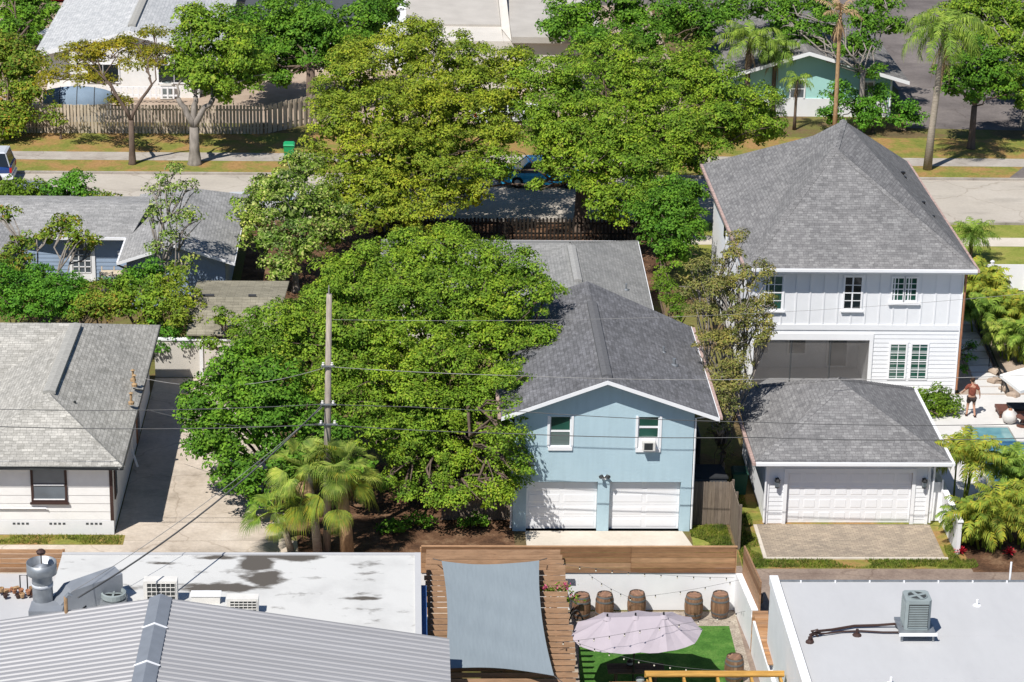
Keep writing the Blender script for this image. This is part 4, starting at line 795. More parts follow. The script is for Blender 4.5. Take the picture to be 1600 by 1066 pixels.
# ------------------------------------------------------------- vegetation
RNG = np.random.default_rng(11)
def leaves(centers, normals, ln, wd, jitter=.35):
    n = len(centers); sz = 1+RNG.uniform(-jitter, jitter, (n, 1))
    nr = normals/np.maximum(np.linalg.norm(normals, axis=1, keepdims=True), 1e-6)
    a = RNG.normal(size=(n, 3)); a -= (a*nr).sum(1, keepdims=True)*nr; a /= np.maximum(np.linalg.norm(a, axis=1, keepdims=True), 1e-6)
    b = np.cross(nr, a); a = a*ln/2*sz; b = b*wd/2*sz
    return np.stack([centers-a, centers+b-a*.1, centers+a, centers-b-a*.1], 1)
def blob_leaves(c, r, leaf, dens, sub=(.32, .75), flat=.75, gap=0.0, core=True):
    """leaf clumps over the surface and inside of one lobe of a crown"""
    c = np.array(c); r = np.array(r); R = r.mean(); out = []
    sm = (sub[0]+sub[1])/2; area = 4*math.pi*R*R*.8; ns = max(5, int(area/(math.pi*sm*sm)*1.15*(1-gap)))
    d = RNG.normal(size=(ns, 3)); d /= np.linalg.norm(d, axis=1, keepdims=True); d[:, 2] = np.where(d[:, 2] < -.55, -d[:, 2], d[:, 2])
    rad = RNG.uniform(.66, 1.06, (ns, 1)); sc_ = c+d*r*rad; sr_ = RNG.uniform(sub[0], sub[1], ns)
    for i in range(ns):
        n = int(dens*sr_[i]**2*math.pi); 
        if n < 3: continue
        q = RNG.normal(size=(n, 3)); q /= np.linalg.norm(q, axis=1, keepdims=True); q[:, 2] = np.where(q[:, 2] < -.3, -q[:, 2]*.6, q[:, 2])
        pos = sc_[i]+q*np.array([sr_[i], sr_[i], sr_[i]*flat])*RNG.uniform(.45, 1.0, (n, 1))**.6
        nr = q*.7+d[i]*.35+RNG.normal(size=(n, 3))*.45+np.array([0, 0, .35]); out.append(leaves(pos, nr, leaf, leaf*.62))
    if core:
        n = int(140*R*R); q = RNG.normal(size=(n, 3)); q /= np.linalg.norm(q, axis=1, keepdims=True)
        out.append(leaves(c+q*r*RNG.uniform(.25, .62, (n, 1)), q+RNG.normal(size=(n, 3))*.5, leaf*1.9, leaf*1.3))
    return np.concatenate(out)
def blobs_px(L, Ymul=1.0, zr=.85):
    """(px, py, Y, radius px[, width factor]) -> world lobes; real places at their own depth"""
    o = []
    for b in L:
        c = PY(b[0], b[1], b[2]); k = b[3]/pxm(b[2], c.z); wf = b[4] if len(b) > 4 else 1.0; o.append((tuple(c), (k*wf, k*Ymul, k*zr)))
    return o
def limb(mb, a, b, r0, r1, wob=.12, n=5):
    a = Vector(a); b = Vector(b); L = (b-a).length; pts = []
    for i in range(n+1):
        t_ = i/n; p = a.lerp(b, t_); p.z += math.sin(t_*math.pi)*L*.06
        if 0 < i < n: p += Vector([random.uniform(-1, 1)*L*wob*.5 for _ in range(3)])
        pts.append(p)
    mb.tube(pts, [r0+(r1-r0)*i/n for i in range(n+1)], 6); return pts
def tree(name, label, cat, base, fork_z, L, leafm, leaf=.17, dens=90, trunk_r=.3, bark='bark_brown', group=None, sub=(.32, .75), gap=0., lean=(0, 0), twigs=0, core=True, forks=None, Ymul=1.0, zr=.85, cr=.045):
    random.seed(sum(map(ord, label))); base = Vector((base[0], base[1], 0))
    t = thing(name, label, cat, base, group); B = L if isinstance(L[0][0], tuple) else blobs_px(L, Ymul, zr)
    leaf *= .74; dens *= 1.75
    v = np.concatenate([blob_leaves(c, r, leaf, dens, sub, gap=gap, core=core) for c, r in B])
    np_mesh('crown', v.astype(np.float32), 4, leafm, t)
    f = base+Vector((lean[0], lean[1], fork_z)); m = MB()
    m.tube([base-Vector((0, 0, .1)), base+Vector((0, 0, .12)), base+Vector((lean[0]*.3, lean[1]*.3, fork_z*.35)), f], [trunk_r*1.75, trunk_r*1.3, trunk_r, trunk_r*.85], 9)
    fk = [f] if not forks else [f+Vector(q) for q in forks]
    for q in fk:
        if forks: limb(m, f, q, trunk_r*.7, trunk_r*.5, .08)
    for c, r in B:
        s0 = min(fk, key=lambda q: (q-Vector(c)).length); pts = limb(m, s0, Vector(c), trunk_r*.27, cr*.8, .16)
        for k in range(3+twigs):
            d = Vector((random.gauss(0, 1), random.gauss(0, 1), abs(random.gauss(0, .7)))).normalized()
            limb(m, pts[random.choice((3, 4, 5))], Vector(c)+Vector((d.x*r[0], d.y*r[1], d.z*r[2]))*random.uniform(.8, 1.05), cr, .012, .12, 3)
    m.build('trunk', bark, t, True); return t

# the big oak between the driveway and the blue house
tree('oak_tree', 'huge spreading live oak crowding the left side of the blue house', 'tree', (1.6, 97.5), 2.4,
  [(690, 410, 102, 62), (600, 425, 102, 62), (770, 425, 102, 55), (530, 455, 101, 60), (815, 480, 99.5, 52), (720, 480, 100, 66), (630, 500, 99, 66), (545, 530, 98, 64), (855, 455, 101, 26),
   (450, 520, 99, 55), (395, 545, 99, 42), (780, 550, 98, 56), (690, 575, 97, 64), (600, 600, 96.5, 62), (480, 600, 97, 62), (840, 540, 98.5, 34), (760, 625, 96, 54), (670, 660, 95, 62),
   (570, 655, 95.5, 46), (765, 700, 94, 46), (795, 740, 93.4, 28), (700, 730, 94, 46), (640, 745, 94, 36), (735, 765, 93.2, 24), (812, 700, 92.4, 24), (822, 730, 91.9, 18), (806, 760, 91.9, 14), (800, 668, 93, 30), (560, 470, 100, 66), (650, 450, 101, 66), (760, 480, 100, 60), (540, 580, 97.5, 60), (640, 620, 96, 60), (600, 540, 98, 60), (720, 530, 99, 62), (800, 600, 96.6, 46), (480, 540, 98.6, 56), (640, 690, 94.2, 46), (590, 690, 94, 40), (820, 430, 101.5, 42), (730, 650, 95.4, 50), (430, 560, 98.4, 46), (700, 380, 103, 36), (640, 390, 103, 34), (760, 770, 92.6, 24), (690, 780, 93, 24), (520, 640, 95.6, 50), (640, 770, 91.9, 20), (680, 775, 91.8, 20), (720, 780, 91.7, 20), (760, 785, 91.6, 18), (790, 775, 91.6, 18), (600, 760, 92, 22), (795, 690, 91.2, 26), (812, 735, 90.9, 20), (790, 650, 92.6, 30), (800, 600, 94.5, 34), (780, 770, 91, 18)], 'leaf_oak', .15, 125, .42, 'bark_brown', sub=(.18, .58), gap=.12, twigs=1)
tree('sea_grape_tree', 'dense dark leafy tree hanging over the concrete driveway left of the utility pole', 'tree', (-4.6, 94.5), 1.6,
  [(420, 600, 96, 52), (350, 600, 97, 42), (330, 650, 96, 44), (400, 670, 94.5, 54), (320, 700, 95.5, 34), (360, 735, 94, 38), (440, 720, 93.3, 44), (400, 775, 92.8, 26), (300, 660, 96.5, 26), (470, 660, 94.5, 44), (560, 740, 93.5, 30), (380, 630, 95, 50), (430, 640, 94.6, 50), (380, 580, 97.2, 44), (340, 690, 95, 42), (390, 750, 93.4, 34), (480, 720, 93.6, 40), (520, 690, 94, 44), (310, 620, 97, 30)],
  'leaf_oak_dark', .20, 75, .28, 'bark_brown', sub=(.2, .52), gap=.1, twigs=1)
# street oaks
tree('oak_tree', 'yellow green street oak spreading over the road left of the sunny gap', 'tree', (-.5, 131.2), 2.4,
  [(560, 130, 134, 60), (640, 90, 136, 62), (720, 110, 136, 62), (800, 110, 136, 46), (520, 200, 131, 50), (600, 190, 131, 66), (690, 190, 132, 62), (770, 190, 133, 52), (560, 260, 129, 56), (650, 250, 130, 46), (620, 310, 127.5, 56), (540, 320, 128, 50), (700, 290, 128, 52), (740, 310, 128, 30), (590, 345, 126.5, 34), (660, 60, 137, 34), (500, 260, 130, 30), (680, 240, 130, 46), (620, 250, 129, 50), (740, 240, 131, 46), (520, 160, 133, 46), (660, 150, 133, 56), (740, 150, 134, 50), (800, 150, 134, 34), (590, 300, 128, 46), (680, 320, 127, 34), (640, 345, 126.2, 34), (560, 90, 136, 34), (500, 320, 128, 30), (790, 215, 132, 30)],
  'leaf_oak_yellow', .185, 82, .36, 'bark_brown', sub=(.22, .70), gap=.16, twigs=1)
tree('oak_tree', 'fresh green street oak spreading over the road beside the large white house', 'tree', (9.5, 131.4), 2.6,
  [(880, 130, 134, 56), (960, 110, 136, 66), (1050, 130, 136, 62), (1120, 150, 135, 54), (870, 200, 131, 50), (940, 200, 131, 62), (1030, 200, 132, 62), (1110, 200, 133, 52), (1180, 170, 135, 44), (1205, 205, 134, 30), (830, 180, 132, 36), (920, 270, 128, 50), (1000, 270, 128, 56), (860, 250, 130, 32), (1060, 250, 129.5, 34), (960, 330, 126, 42), (780, 265, 130, 42), (740, 285, 129.5, 20), (1040, 320, 125, 46), (900, 230, 129.6, 46), (980, 230, 129.6, 50), (1060, 215, 130.4, 46), (1000, 160, 133.6, 56), (900, 165, 133, 46), (1090, 100, 136.4, 40), (930, 310, 126.8, 34), (1000, 320, 126, 40), (1090, 260, 130, 26), (862, 268, 130, 20), (845, 292, 129.4, 12), (830, 130, 134.5, 36), (850, 215, 131, 34), (1150, 190, 133.6, 34)],
  'leaf_oak', .185, 82, .36, 'bark_brown', sub=(.22, .68), gap=.14, twigs=1)
tree('oak_tree', 'bright young oak filling the gap between the rear grey roof and the large white house', 'tree', (12.9, 121.5), 1.6,
  [(1045, 330, 122, 40), (1065, 370, 120, 34), (1010, 340, 122.5, 30), (1040, 400, 119, 26), (1075, 330, 122.5, 26), (1085, 300, 123.5, 24), (1050, 300, 124, 30), (1020, 370, 121, 26), (1070, 400, 119.4, 20), (1060, 345, 121.4, 36)], 'leaf_oak_dark', .19, 75, .2, sub=(.3, .65))
# left side beyond the street
tree('oak_tree', 'round crowned oak with forked grey trunk standing on the far verge by the wooden fence', 'tree', (-11.86, 143.5), 2.2,
  [(330, 40, 147, 40), (300, 85, 146, 44), (370, 80, 146, 48), (330, 125, 144.5, 44), (285, 110, 145, 30), (390, 120, 145, 40), (350, 150, 144, 26), (300, 35, 147, 28)],
  'leaf_oak', .23, 58, .30, 'bark_grey', sub=(.35, .8), forks=[(-.9, .3, 1.6), (.1, .4, 1.7), (1.1, .3, 1.6)])
tree('poinciana_tree', 'sparse golden leaved tree with bare forked branches on the far verge', 'tree', (-15.4, 143.4), 2.6,
  [(120, 100, 147, 34, 1.5), (180, 85, 147, 38, 1.4), (225, 100, 146, 30, 1.3), (150, 130, 145, 26, 1.5), (95, 125, 146, 24, 1.6), (215, 70, 147.5, 24, 1.3), (185, 165, 144.5, 16, 1.5), (240, 55, 147.5, 22), (130, 80, 147.5, 22, 1.5), (250, 85, 146, 18)],
  'leaf_gold', .19, 62, .17, 'bark_brown', sub=(.3, .7), gap=.0, twigs=3, core=False, zr=.45, forks=[(-1.3, .2, 2.2), (1.2, .3, 2.0)], cr=.035)
tree('oak_tree', 'dark green oak behind the far wooden fence near the bare sandy yard', 'tree', (-5.6, 154.5), 3.0,
  [(440, 40, 158, 52), (500, 50, 157, 52), (400, 70, 157, 44), (470, 90, 156, 46), (420, 110, 156, 34), (540, 70, 158, 44), (580, 40, 160, 44), (530, 110, 156, 30), (610, 20, 162, 28), (380, 45, 158.5, 34), (460, 60, 157, 44), (510, 85, 156.6, 34), (390, 100, 156.4, 34), (440, 125, 155.6, 26)],
  'leaf_oak_dark', .25, 50, .3, 'bark_brown', sub=(.4, .9))
tree('shade_tree', 'leafy tree in the top left corner above the parked cars', 'tree', (-25.0, 166), 1.8,
  [(20, 20, 172, 34), (55, 35, 170, 30), (15, 60, 168, 34), (40, 0, 174, 34), (45, 60, 168, 20), (75, 15, 172, 18)], 'leaf_oak_dark', .26, 46, .25, sub=(.35, .8))
tree('mango_tree', 'mixed green and rusty leaved tree at the left edge before the wooden fence', 'tree', (-23.3, 149), 1.0,
  [(15, 110, 152, 40), (45, 120, 151, 28), (30, 185, 149, 26), (20, 90, 152.6, 30), (55, 145, 150, 20), (5, 205, 147.6, 24), (40, 150, 150, 28), (10, 170, 150, 36), (50, 100, 152, 24), (25, 195, 148, 24), (0, 80, 153, 32)], 'leaf_mixed', .24, 50, .2, sub=(.3, .7))
tree('young_tree', 'small multi stemmed young tree against the left part of the wooden street fence', 'tree', (-20.1, 148.6), .7,
  [(82, 172, 148.9, 14), (95, 190, 148.7, 13), (72, 192, 148.8, 12)], 'leaf_mixed', .2, 40, .06, sub=(.2, .4), core=False)
# top centre and right
tree('shade_tree', 'big green tree at the top centre beside the beige flat building', 'tree', (12.5, 156), 3.0,
  [(900, 30, 160, 50), (980, 20, 161, 54), (1060, 30, 160, 48), (930, 75, 157, 40), (1010, 70, 158, 42), (1100, 55, 160, 36), (870, 50, 158, 30), (1130, 20, 163, 34)], 'leaf_oak_dark', .25, 50, .4, sub=(.4, .9))
tree('gnarled_tree', 'crooked pale limbed tree leaning over the mint green house', 'tree', (27.8, 151.8), 3.6,
  [(1265, 60, 158, 30), (1190, 15, 162, 30), (1240, 15, 161, 30), (1285, 20, 160, 28), (1240, 65, 158.6, 26), (1345, 60, 154.6, 26), (1220, 40, 160, 30), (1350, 30, 155, 32), (1330, 80, 154, 26), (1300, 45, 157, 22), (1390, 40, 156, 26), (1360, 115, 152, 20), (1380, 5, 158, 26)], 'leaf_oak_dark', .23, 56, .19, 'bark_grey', sub=(.3, .7), gap=.1, twigs=1, cr=.05)
tree('verge_tree', 'small dark verge tree with a straight trunk right of the tall palm', 'tree', (33.9, 148.1), 2.6,
  [(1510, 110, 149, 30), (1545, 110, 149, 32), (1565, 125, 148.8, 26), (1480, 120, 149, 20), (1540, 130, 148.6, 28), (1490, 140, 148.6, 24), (1550, 95, 149.5, 26), (1520, 150, 148, 20), (1570, 150, 148.4, 16), (1520, 75, 150, 26)], 'leaf_oak_dark', .22, 60, .2, 'bark_brown', sub=(.3, .65))
tree('shade_tree', 'tall leafy tree in the top right corner over the parking lot', 'tree', (38.3, 153), 3.0,
  [(1590, 40, 157, 42), (1560, 15, 159, 38), (1600, 90, 154, 38), (1585, 130, 152.5, 30), (1530, 20, 160, 34), (1560, 60, 157, 36), (1600, 160, 151.5, 22), (1500, 20, 161, 26), (1540, 50, 158, 26)], 'leaf_oak', .24, 50, .3, 'bark_grey', sub=(.35, .8), twigs=1)
tree('low_tree', 'low yellowish tree on the near verge beyond the left corner of the large white roof', 'tree', (15.2, 134.0+6), 1.6,
  [(1150, 215, 134, 26), (1110, 215, 133.5, 26), (1190, 215, 136, 26)], 'leaf_oak_yellow', .2, 60, .18, sub=(.3, .65), twigs=2)
# mid left trees
tree('flowering_tree', 'pale tipped leafy tree between the blue grey gable and the street oak', 'tree', (-5.2, 121.0), 1.2,
  [(430, 290, 123, 34), (470, 270, 124, 32), (400, 320, 122, 32), (460, 330, 121, 46), (500, 320, 122, 36), (410, 375, 120, 38), (470, 385, 119.5, 44), (520, 370, 121, 30), (440, 420, 118, 26), (385, 345, 121, 24), (535, 340, 122, 24)],
  'leaf_pale', .2, 66, .16, 'bark_grey', sub=(.25, .6), gap=.05, twigs=2)
tree('slender_tree', 'tall slender pale leafed tree rising in front of the blue grey gable', 'tree', (-11.3, 115.4), 1.6,
  [(270, 275, 117, 24), (250, 300, 117, 22), (290, 300, 116.6, 24), (265, 335, 116.4, 28), (300, 345, 116.2, 20), (240, 345, 116.4, 20), (270, 380, 116, 24), (285, 415, 115.6, 20), (245, 390, 116, 14)],
  'leaf_pale', .19, 44, .12, 'bark_grey', sub=(.22, .5), gap=.2, twigs=3, core=False)
tree('sprawling_tree', 'sprawling tree with bare pale branches in front of the glazed back door', 'tree', (-16.6, 113.8), .5,
  [(100, 350, 118, 22), (75, 370, 118, 22), (120, 375, 117, 20), (30, 380, 116, 24), (20, 420, 115, 34), (60, 440, 114.6, 24), (15, 470, 113.6, 36), (145, 382, 118, 14), (10, 340, 117, 18)],
  'leaf_mixed', .2, 60, .12, 'bark_grey', sub=(.22, .55), gap=.1, twigs=3, cr=.05)
for k_, (px_, py_, lab_) in enumerate([(612, 822, 'low dark understory plant right of the shaggy palm trunk'), (655, 815, 'low dark understory plant under the middle of the big oak'), (740, 812, 'low dark understory plant by the shaded fence beside the blue house')]):
    b0 = P(px_, py_+12); tree('shade_filler_plant', lab_, 'plant', (b0.x, b0.y), .15, [(px_, py_, b0.y, 13), (px_+14, py_+4, b0.y-.1, 10), (px_-12, py_+3, b0.y+.1, 10)], 'leaf_oak_dark', .18, 70, .03, sub=(.14, .3))  # added plants, their dark leaves stand in for black shade under the oak
HG = 'shrubs massed in front of the blue grey house'
for i, (lab, L, mat) in enumerate([
  ('large rounded bush on the near street side at far left', [(20, 300, 129.6, 28), (55, 305, 129.4, 24), (0, 310, 129.4, 22)], 'leaf_bright'),
  ('tall bushy shrub in front of the parked grey car roof', [(95, 300, 129.6, 26), (125, 300, 129.4, 26), (110, 285, 129.8, 20)], 'leaf_shrub'),
  ('reddish tinged shrub right of the bushes along the near kerb', [(160, 318, 129, 20), (185, 325, 128.8, 16), (145, 312, 129.2, 16)], 'leaf_mixed')]):
    b0 = PY(L[0][0], L[0][1], L[0][2]); tree('shrub', lab, 'shrub', (b0.x, b0.y), .2, L, mat, .19, 70, .07, group=None, sub=(.25, .55))
hed = [('dark leafed shrub at the left edge above the white bungalow roof', [(20, 480, 111, 34), (60, 480, 111, 30), (0, 445, 112.6, 34), (40, 455, 112, 30)], 'leaf_shrub'),
  ('mounded green shrub behind the ridge of the white bungalow', [(90, 480, 110.6, 32), (120, 475, 111, 28), (70, 455, 112, 26), (105, 455, 112, 26)], 'leaf_shrub'),
  ('orange flecked shrub in the middle of the overgrown hedge', [(150, 485, 110.4, 30), (185, 480, 110.6, 30), (150, 462, 112, 24), (125, 490, 110.2, 20)], 'leaf_mixed'),
  ('bright green shrub under the slender pale leafed tree', [(210, 480, 110.4, 28), (240, 480, 110.4, 28), (235, 460, 111.4, 28), (200, 455, 112, 24)], 'leaf_oak'),
  ('tall hedge shrub touching the left side of the tan shed roof', [(270, 470, 110.8, 30), (265, 440, 112.4, 28), (285, 500, 109.8, 24), (240, 500, 110, 22), (290, 470, 111, 22)], 'leaf_oak_yellow'),
  ('shrub spilling over the top of the white garden wall', [(265, 525, 109.6, 22), (250, 545, 109.3, 12), (290, 535, 109.4, 16), (240, 510, 109.9, 18)], 'leaf_shrub'),
  ('leafy shrub below the wooden rack outside the glazed door', [(120, 445, 113.2, 22), (90, 440, 113.4, 22), (215, 440, 113.4, 24), (185, 450, 112.8, 20), (60, 430, 113.8, 20), (245, 425, 113.6, 22)], 'leaf_shrub')]
for lab, L, mat in hed:
    b0 = PY(L[0][0], L[0][1], L[0][2]); tree('shrub', lab, 'shrub', (b0.x, b0.y), .3, L, mat, .17, 80, .06, group=HG, sub=(.22, .5))
tree('shrub', 'low shrub growing over the front of the tan shed roof', 'shrub', (-6.6, 108.6), .8, [(345, 500, 108.9, 18), (370, 515, 108.4, 20), (400, 500, 108, 24), (330, 540, 108.2, 14)], 'leaf_oak', .17, 80, .08, sub=(.22, .5))
# conifer and hedges between blue and white house
tree('cypress_tree', 'tall bronze green thin leaved tree between the blue house and the white house', 'tree', (13.15, 97.6), 1.2,
  [(1150, 375, 99.8, 16), (1145, 405, 99.39999999999999, 20), (1110, 420, 99.39999999999999, 24), (1085, 450, 99.2, 24), (1180, 430, 99.0, 24), (1140, 460, 98.8, 22), (1100, 490, 98.39999999999999, 26), (1175, 490, 98.39999999999999, 26), (1190, 530, 97.8, 20), (1140, 540, 97.39999999999999, 28), (1125, 590, 96.39999999999999, 26), (1155, 600, 96.2, 20), (1130, 640, 95.39999999999999, 22), (1160, 440, 98.8, 24), (1120, 455, 98.6, 26), (1090, 420, 99.39999999999999, 18), (1195, 480, 98.39999999999999, 22), (1110, 540, 97.39999999999999, 26), (1150, 500, 97.8, 28), (1195, 510, 98.0, 18), (1145, 570, 96.8, 24), (1130, 615, 95.8, 20), (1125, 670, 94.6, 16)],
  'leaf_bronze', .125, 170, .12, 'bark_grey', sub=(.12, .40), gap=.12, twigs=7, core=False, cr=.03)
tree('vine_thicket', 'brown bare vines and dry foliage in the dark gap beside the blue house wall', 'vine', (12.9, 97), .6,
  [(1120, 680, 97, 18), (1135, 710, 96.4, 16), (1125, 650, 97.6, 16)], 'leaf_bronze', .13, 40, .05, 'bark_brown', sub=(.15, .35), gap=.3, twigs=8, core=False, cr=.025)
tree('hedge', 'bright lime green hedge strip beside the lower grey roof', 'hedge', (12.4, 110), .4,
  [(1040, 450, 112.6, 18), (1050, 475, 110.6, 18), (1060, 495, 109, 16), (1035, 430, 114, 16)], 'leaf_bright', .13, 130, .05, sub=(.2, .4))
ob = P(1466, 652); tree('round_shrub', 'glossy rounded green shrub beside the back corner of the garage roof', 'shrub', (23.0, 104.6), .3,
  [(1450, 636, 104.6, 20), (1478, 632, 104.8, 20), (1464, 620, 105, 18), (1440, 622, 105.2, 14), (1485, 645, 104.4, 12), (1460, 645, 104.2, 16)], 'leaf_bright', .15, 120, .05, sub=(.18, .38))
MS = 'dark shrubs along the mint green house'
for lab, L in [('tall dark shrub hiding the middle of the mint green house wall', [(1310, 150, 152.6, 24), (1340, 170, 152, 24), (1300, 185, 151.6, 20)]),
  ('dark shrub mound under the crooked tree by the mint green house', [(1365, 175, 151.6, 24), (1350, 195, 151, 20), (1375, 150, 152.4, 20)]),
  ('low round dark shrub at the right corner of the mint green house', [(1415, 178, 152, 22), (1430, 185, 151.8, 14), (1400, 190, 151.6, 14)])]:
    b0 = PY(L[0][0], L[0][1], L[0][2]); tree('shrub', lab, 'shrub', (b0.x, b0.y), .3, L, 'leaf_shrub', .2, 70, .08, group=MS, sub=(.25, .6))

# ------------------------------------------------------------- palms
def frond_feather(v, base, az, el, L, droop, nl, ll, lw, width=1., tip=.5, dead=False):
    """one pinnate frond: rachis curve + thin leaflets, appended to v as (4,3) faces"""
    base = np.array(base, float); dirh = np.array([math.cos(az), math.sin(az), 0]); side = np.array([-math.sin(az), math.cos(az), 0]); p = base.copy(); e = el; N = nl; st = L/N; pts = []
    for i in range(N+1):
        pts.append((p.copy(), e)); p = p+(dirh*math.cos(e)+np.array([0, 0, math.sin(e)]))*st; e -= droop/N*(.5+1.4*i/N)
    for i in range(N):
        a, ea = pts[i]; b, _ = pts[i+1]; wd = .03*(1-i/N)+.008; v.append(np.array([a-side*wd, b-side*wd, b+side*wd, a+side*wd]))
        t_ = (i+.5)/N
        if t_ < .12: continue
        l_ = ll*(math.sin(math.pi*min(1, .15+t_*.9))**.6)*RNG.uniform(.85, 1.1)
        for s in (-1, 1):
            fw = dirh*math.cos(ea)+np.array([0, 0, math.sin(ea)]); d = side*s*width*RNG.uniform(.8, 1.05)+fw*.55+np.array([0, 0, RNG.uniform(-.5, .15)]); d /= np.linalg.norm(d)
            m_ = a+d*l_*.55; e_ = a+d*l_*.9+np.array([0, 0, -l_*tip*RNG.uniform(.5, 1.2)]); q = fw*lw
            v.append(np.array([a-q*.5, a+q*.5, m_+q*.5, m_-q*.5])); v.append(np.array([m_-q*.5, m_+q*.5, e_+q*.08, e_-q*.08]))
def feather_palm(name, label, base, h, n, L, mat, ll=.45, lw=.045, nl=26, droop=1.5, trunk_r=.14, bark='bark_palm', els=(1.3, -.2), dead=0, lean=(0, 0), crown_shaft=True, cat='palm tree', group=None, tip=.5, seed=0):
    t = thing(name, label, cat, base, group); base = Vector(base); top = base+Vector((lean[0], lean[1], h)); random.seed(seed+3)
    if h > .4: MB().tube([base, base+Vector((lean[0]*.2, lean[1]*.2, h*.3)), base+Vector((lean[0]*.6, lean[1]*.6, h*.7)), top], [trunk_r*1.35, trunk_r, trunk_r*.9, trunk_r*.8], 9).build('trunk', bark, t, True)
    v = []
    for i in range(n):
        k = (i+.5)/n; frond_feather(v, top, i*2.399+seed, els[0]+(els[1]-els[0])*k+RNG.uniform(-.1, .1), L*RNG.uniform(.85, 1.08)*(.75+.3*math.sin(k*3)), droop*RNG.uniform(.8, 1.2), nl, ll, lw, tip=tip)
    np_mesh('crown', np.array(v), 4, mat, t)
    if dead:
        v = []
        for i in range(dead): frond_feather(v, top-Vector((0, 0, .1+RNG.uniform(0, .5))), i*2.399+1, -1.0-RNG.uniform(0, .45), L*RNG.uniform(.55, .95), .35, 14, ll*.6, lw*1.3, .35)
        np_mesh('dead_fronds', np.array(v), 4, 'frond_dead', t)
    return t
def fan_leaf(v, c, d, R, nseg, spread, droop):
    """costapalmate fan: segments radiating from c in the plane around direction d"""
    d = np.array(d, float); d /= np.linalg.norm(d); s = np.cross(d, [0, 0, 1]); s /= max(np.linalg.norm(s), 1e-6); u = np.cross(s, d)
    for i in range(nseg):
        a = spread*(2*(i+.5)/nseg-1); r = R*(1-.22*abs(a/spread)**2)*RNG.uniform(.9, 1.08); w = R*.019
        dir1 = d*math.cos(a)+s*math.sin(a)+u*.25*abs(math.sin(a)); dir1 /= np.linalg.norm(dir1); pr = np.cross(dir1, u); pr /= max(np.linalg.norm(pr), 1e-6)
        p0 = c; p1 = c+dir1*r*.5; p2 = p1+(dir1*.85+np.array([0, 0, -droop*.5]))*r*.28; p3 = p2+(dir1*.35+np.array([0, 0, -droop]))*r*.30*RNG.uniform(.7, 1.2)
        v.append(np.array([p0-pr*w*.2, p0+pr*w*.2, p1+pr*w, p1-pr*w])); v.append(np.array([p1-pr*w, p1+pr*w, p2+pr*w*.6, p2-pr*w*.6])); v.append(np.array([p2-pr*w*.6, p2+pr*w*.6, p3+pr*w*.1, p3-pr*w*.1]))
def fan_palm(name, label, base, top, n, R, mat, pet=1.1, trunk_r=.2, dead=6, group=None, seed=0, els=(1.35, -.75), bark='bark_palm'):
    t = thing(name, label, 'palm tree', base, group); MB().tube([base, Vector(base).lerp(Vector(top), .4)+Vector((.05, 0, 0)), top], [trunk_r*1.2, trunk_r, trunk_r*.9], 10).build('trunk', bark, t, True)
    v = []; vy = []; vd = []; pm = MB()
    for i in range(n):
        k = (i+.5)/n; az = i*2.399+seed+RNG.uniform(-.3, .3); el = els[0]+(els[1]-els[0])*k+RNG.uniform(-.22, .22); L_ = pet*RNG.uniform(.75, 1.1)*(.7+.45*k); d = np.array([math.cos(az)*math.cos(el), math.sin(az)*math.cos(el), math.sin(el)]); c = np.array(top)+d*L_+np.array([0, 0, -.12*k])
        pm.tube([Vector(top), Vector(top)+Vector(tuple(d*L_*.5))+Vector((0, 0, .05)), Vector(tuple(c))], [.03, .022, .018], 4)
        d2 = d+np.array([0, 0, -.45-.3*k]); fan_leaf(vy if (k > .72 or RNG.uniform() < .10) else v, c, d2+RNG.normal(size=3)*.22, R*RNG.uniform(.72, 1.15), 36, RNG.uniform(1.3, 2.0), .6+RNG.uniform(.1, .8)*k)
    for i in range(dead):
        az = i*2.1+seed; d = np.array([math.cos(az)*.35, math.sin(az)*.35, -.9]); c = np.array(top)+d*RNG.uniform(.3, .8); fan_leaf(vd, c, d, R*.7, 14, 1.0, .8)
    np_mesh('crown', np.array(v), 4, mat, t); np_mesh('yellowing_fronds', np.array(vy), 4, 'frond_yellow', t)
    if dead: np_mesh('dead_fronds', np.array(vd), 4, 'frond_dead', t)
    pm.build('petioles', 'frond_green', t); return t
b = P(543, 872); fan_palm('sabal_palm', 'bushy fan palm with a shaggy orange trunk beside the utility pole', tuple(b), tuple(PY(530, 735, b.y+.1)), 30, 1.0, 'frond_fan', 1.2, .24, 7, seed=.4, bark='bark_orange')
b = P(497, 868); fan_palm('sabal_palm', 'yellow green fan palm leaning left of the utility pole', (b.x, b.y, 0), tuple(PY(480, 735, b.y+.1)), 24, .95, 'frond_fan', 1.15, .16, 5, seed=2.2)
b = P(455, 862); fan_palm('sabal_palm', 'small dark fan palm drooping low over the driveway edge', (b.x, b.y, 0), tuple(PY(432, 800, b.y-.1)), 14, .95, 'frond_green', .75, .12, 2, seed=1.1, els=(1.1, -.4))
b = P(1449, 265); feather_palm('queen_palm', 'tall feather palm with drooping green crown on the right verge', tuple(b), PY(1462, 45, b.y).z, 22, 3.6, 'frond_green', .75, .07, 30, 1.9, .2, 'bark_palm', (1.2, -.35), 9, lean=(.45, 0), tip=.9, seed=1)
b = P(1303, 222); feather_palm('dead_crown_palm', 'tall thin palm with only a brown skirt of dead fronds behind the white roof', tuple(b), PY(1300, 20, b.y).z, 8, 1.9, 'frond_dead', .4, .06, 16, 1.2, .13, 'bark_orange', (1.3, .2), 26, lean=(-.1, 0), seed=2)
b = P(1170, 195); feather_palm('palm_cluster', 'leafy feather palm with yellow inner fronds left of the mint green house', (b.x, b.y+1.5, 0), PY(1175, 70, b.y).z, 18, 2.6, 'frond_green', .6, .07, 24, 1.6, .16, 'bark_brown', (1.2, -.2), 5, tip=.8, seed=3)
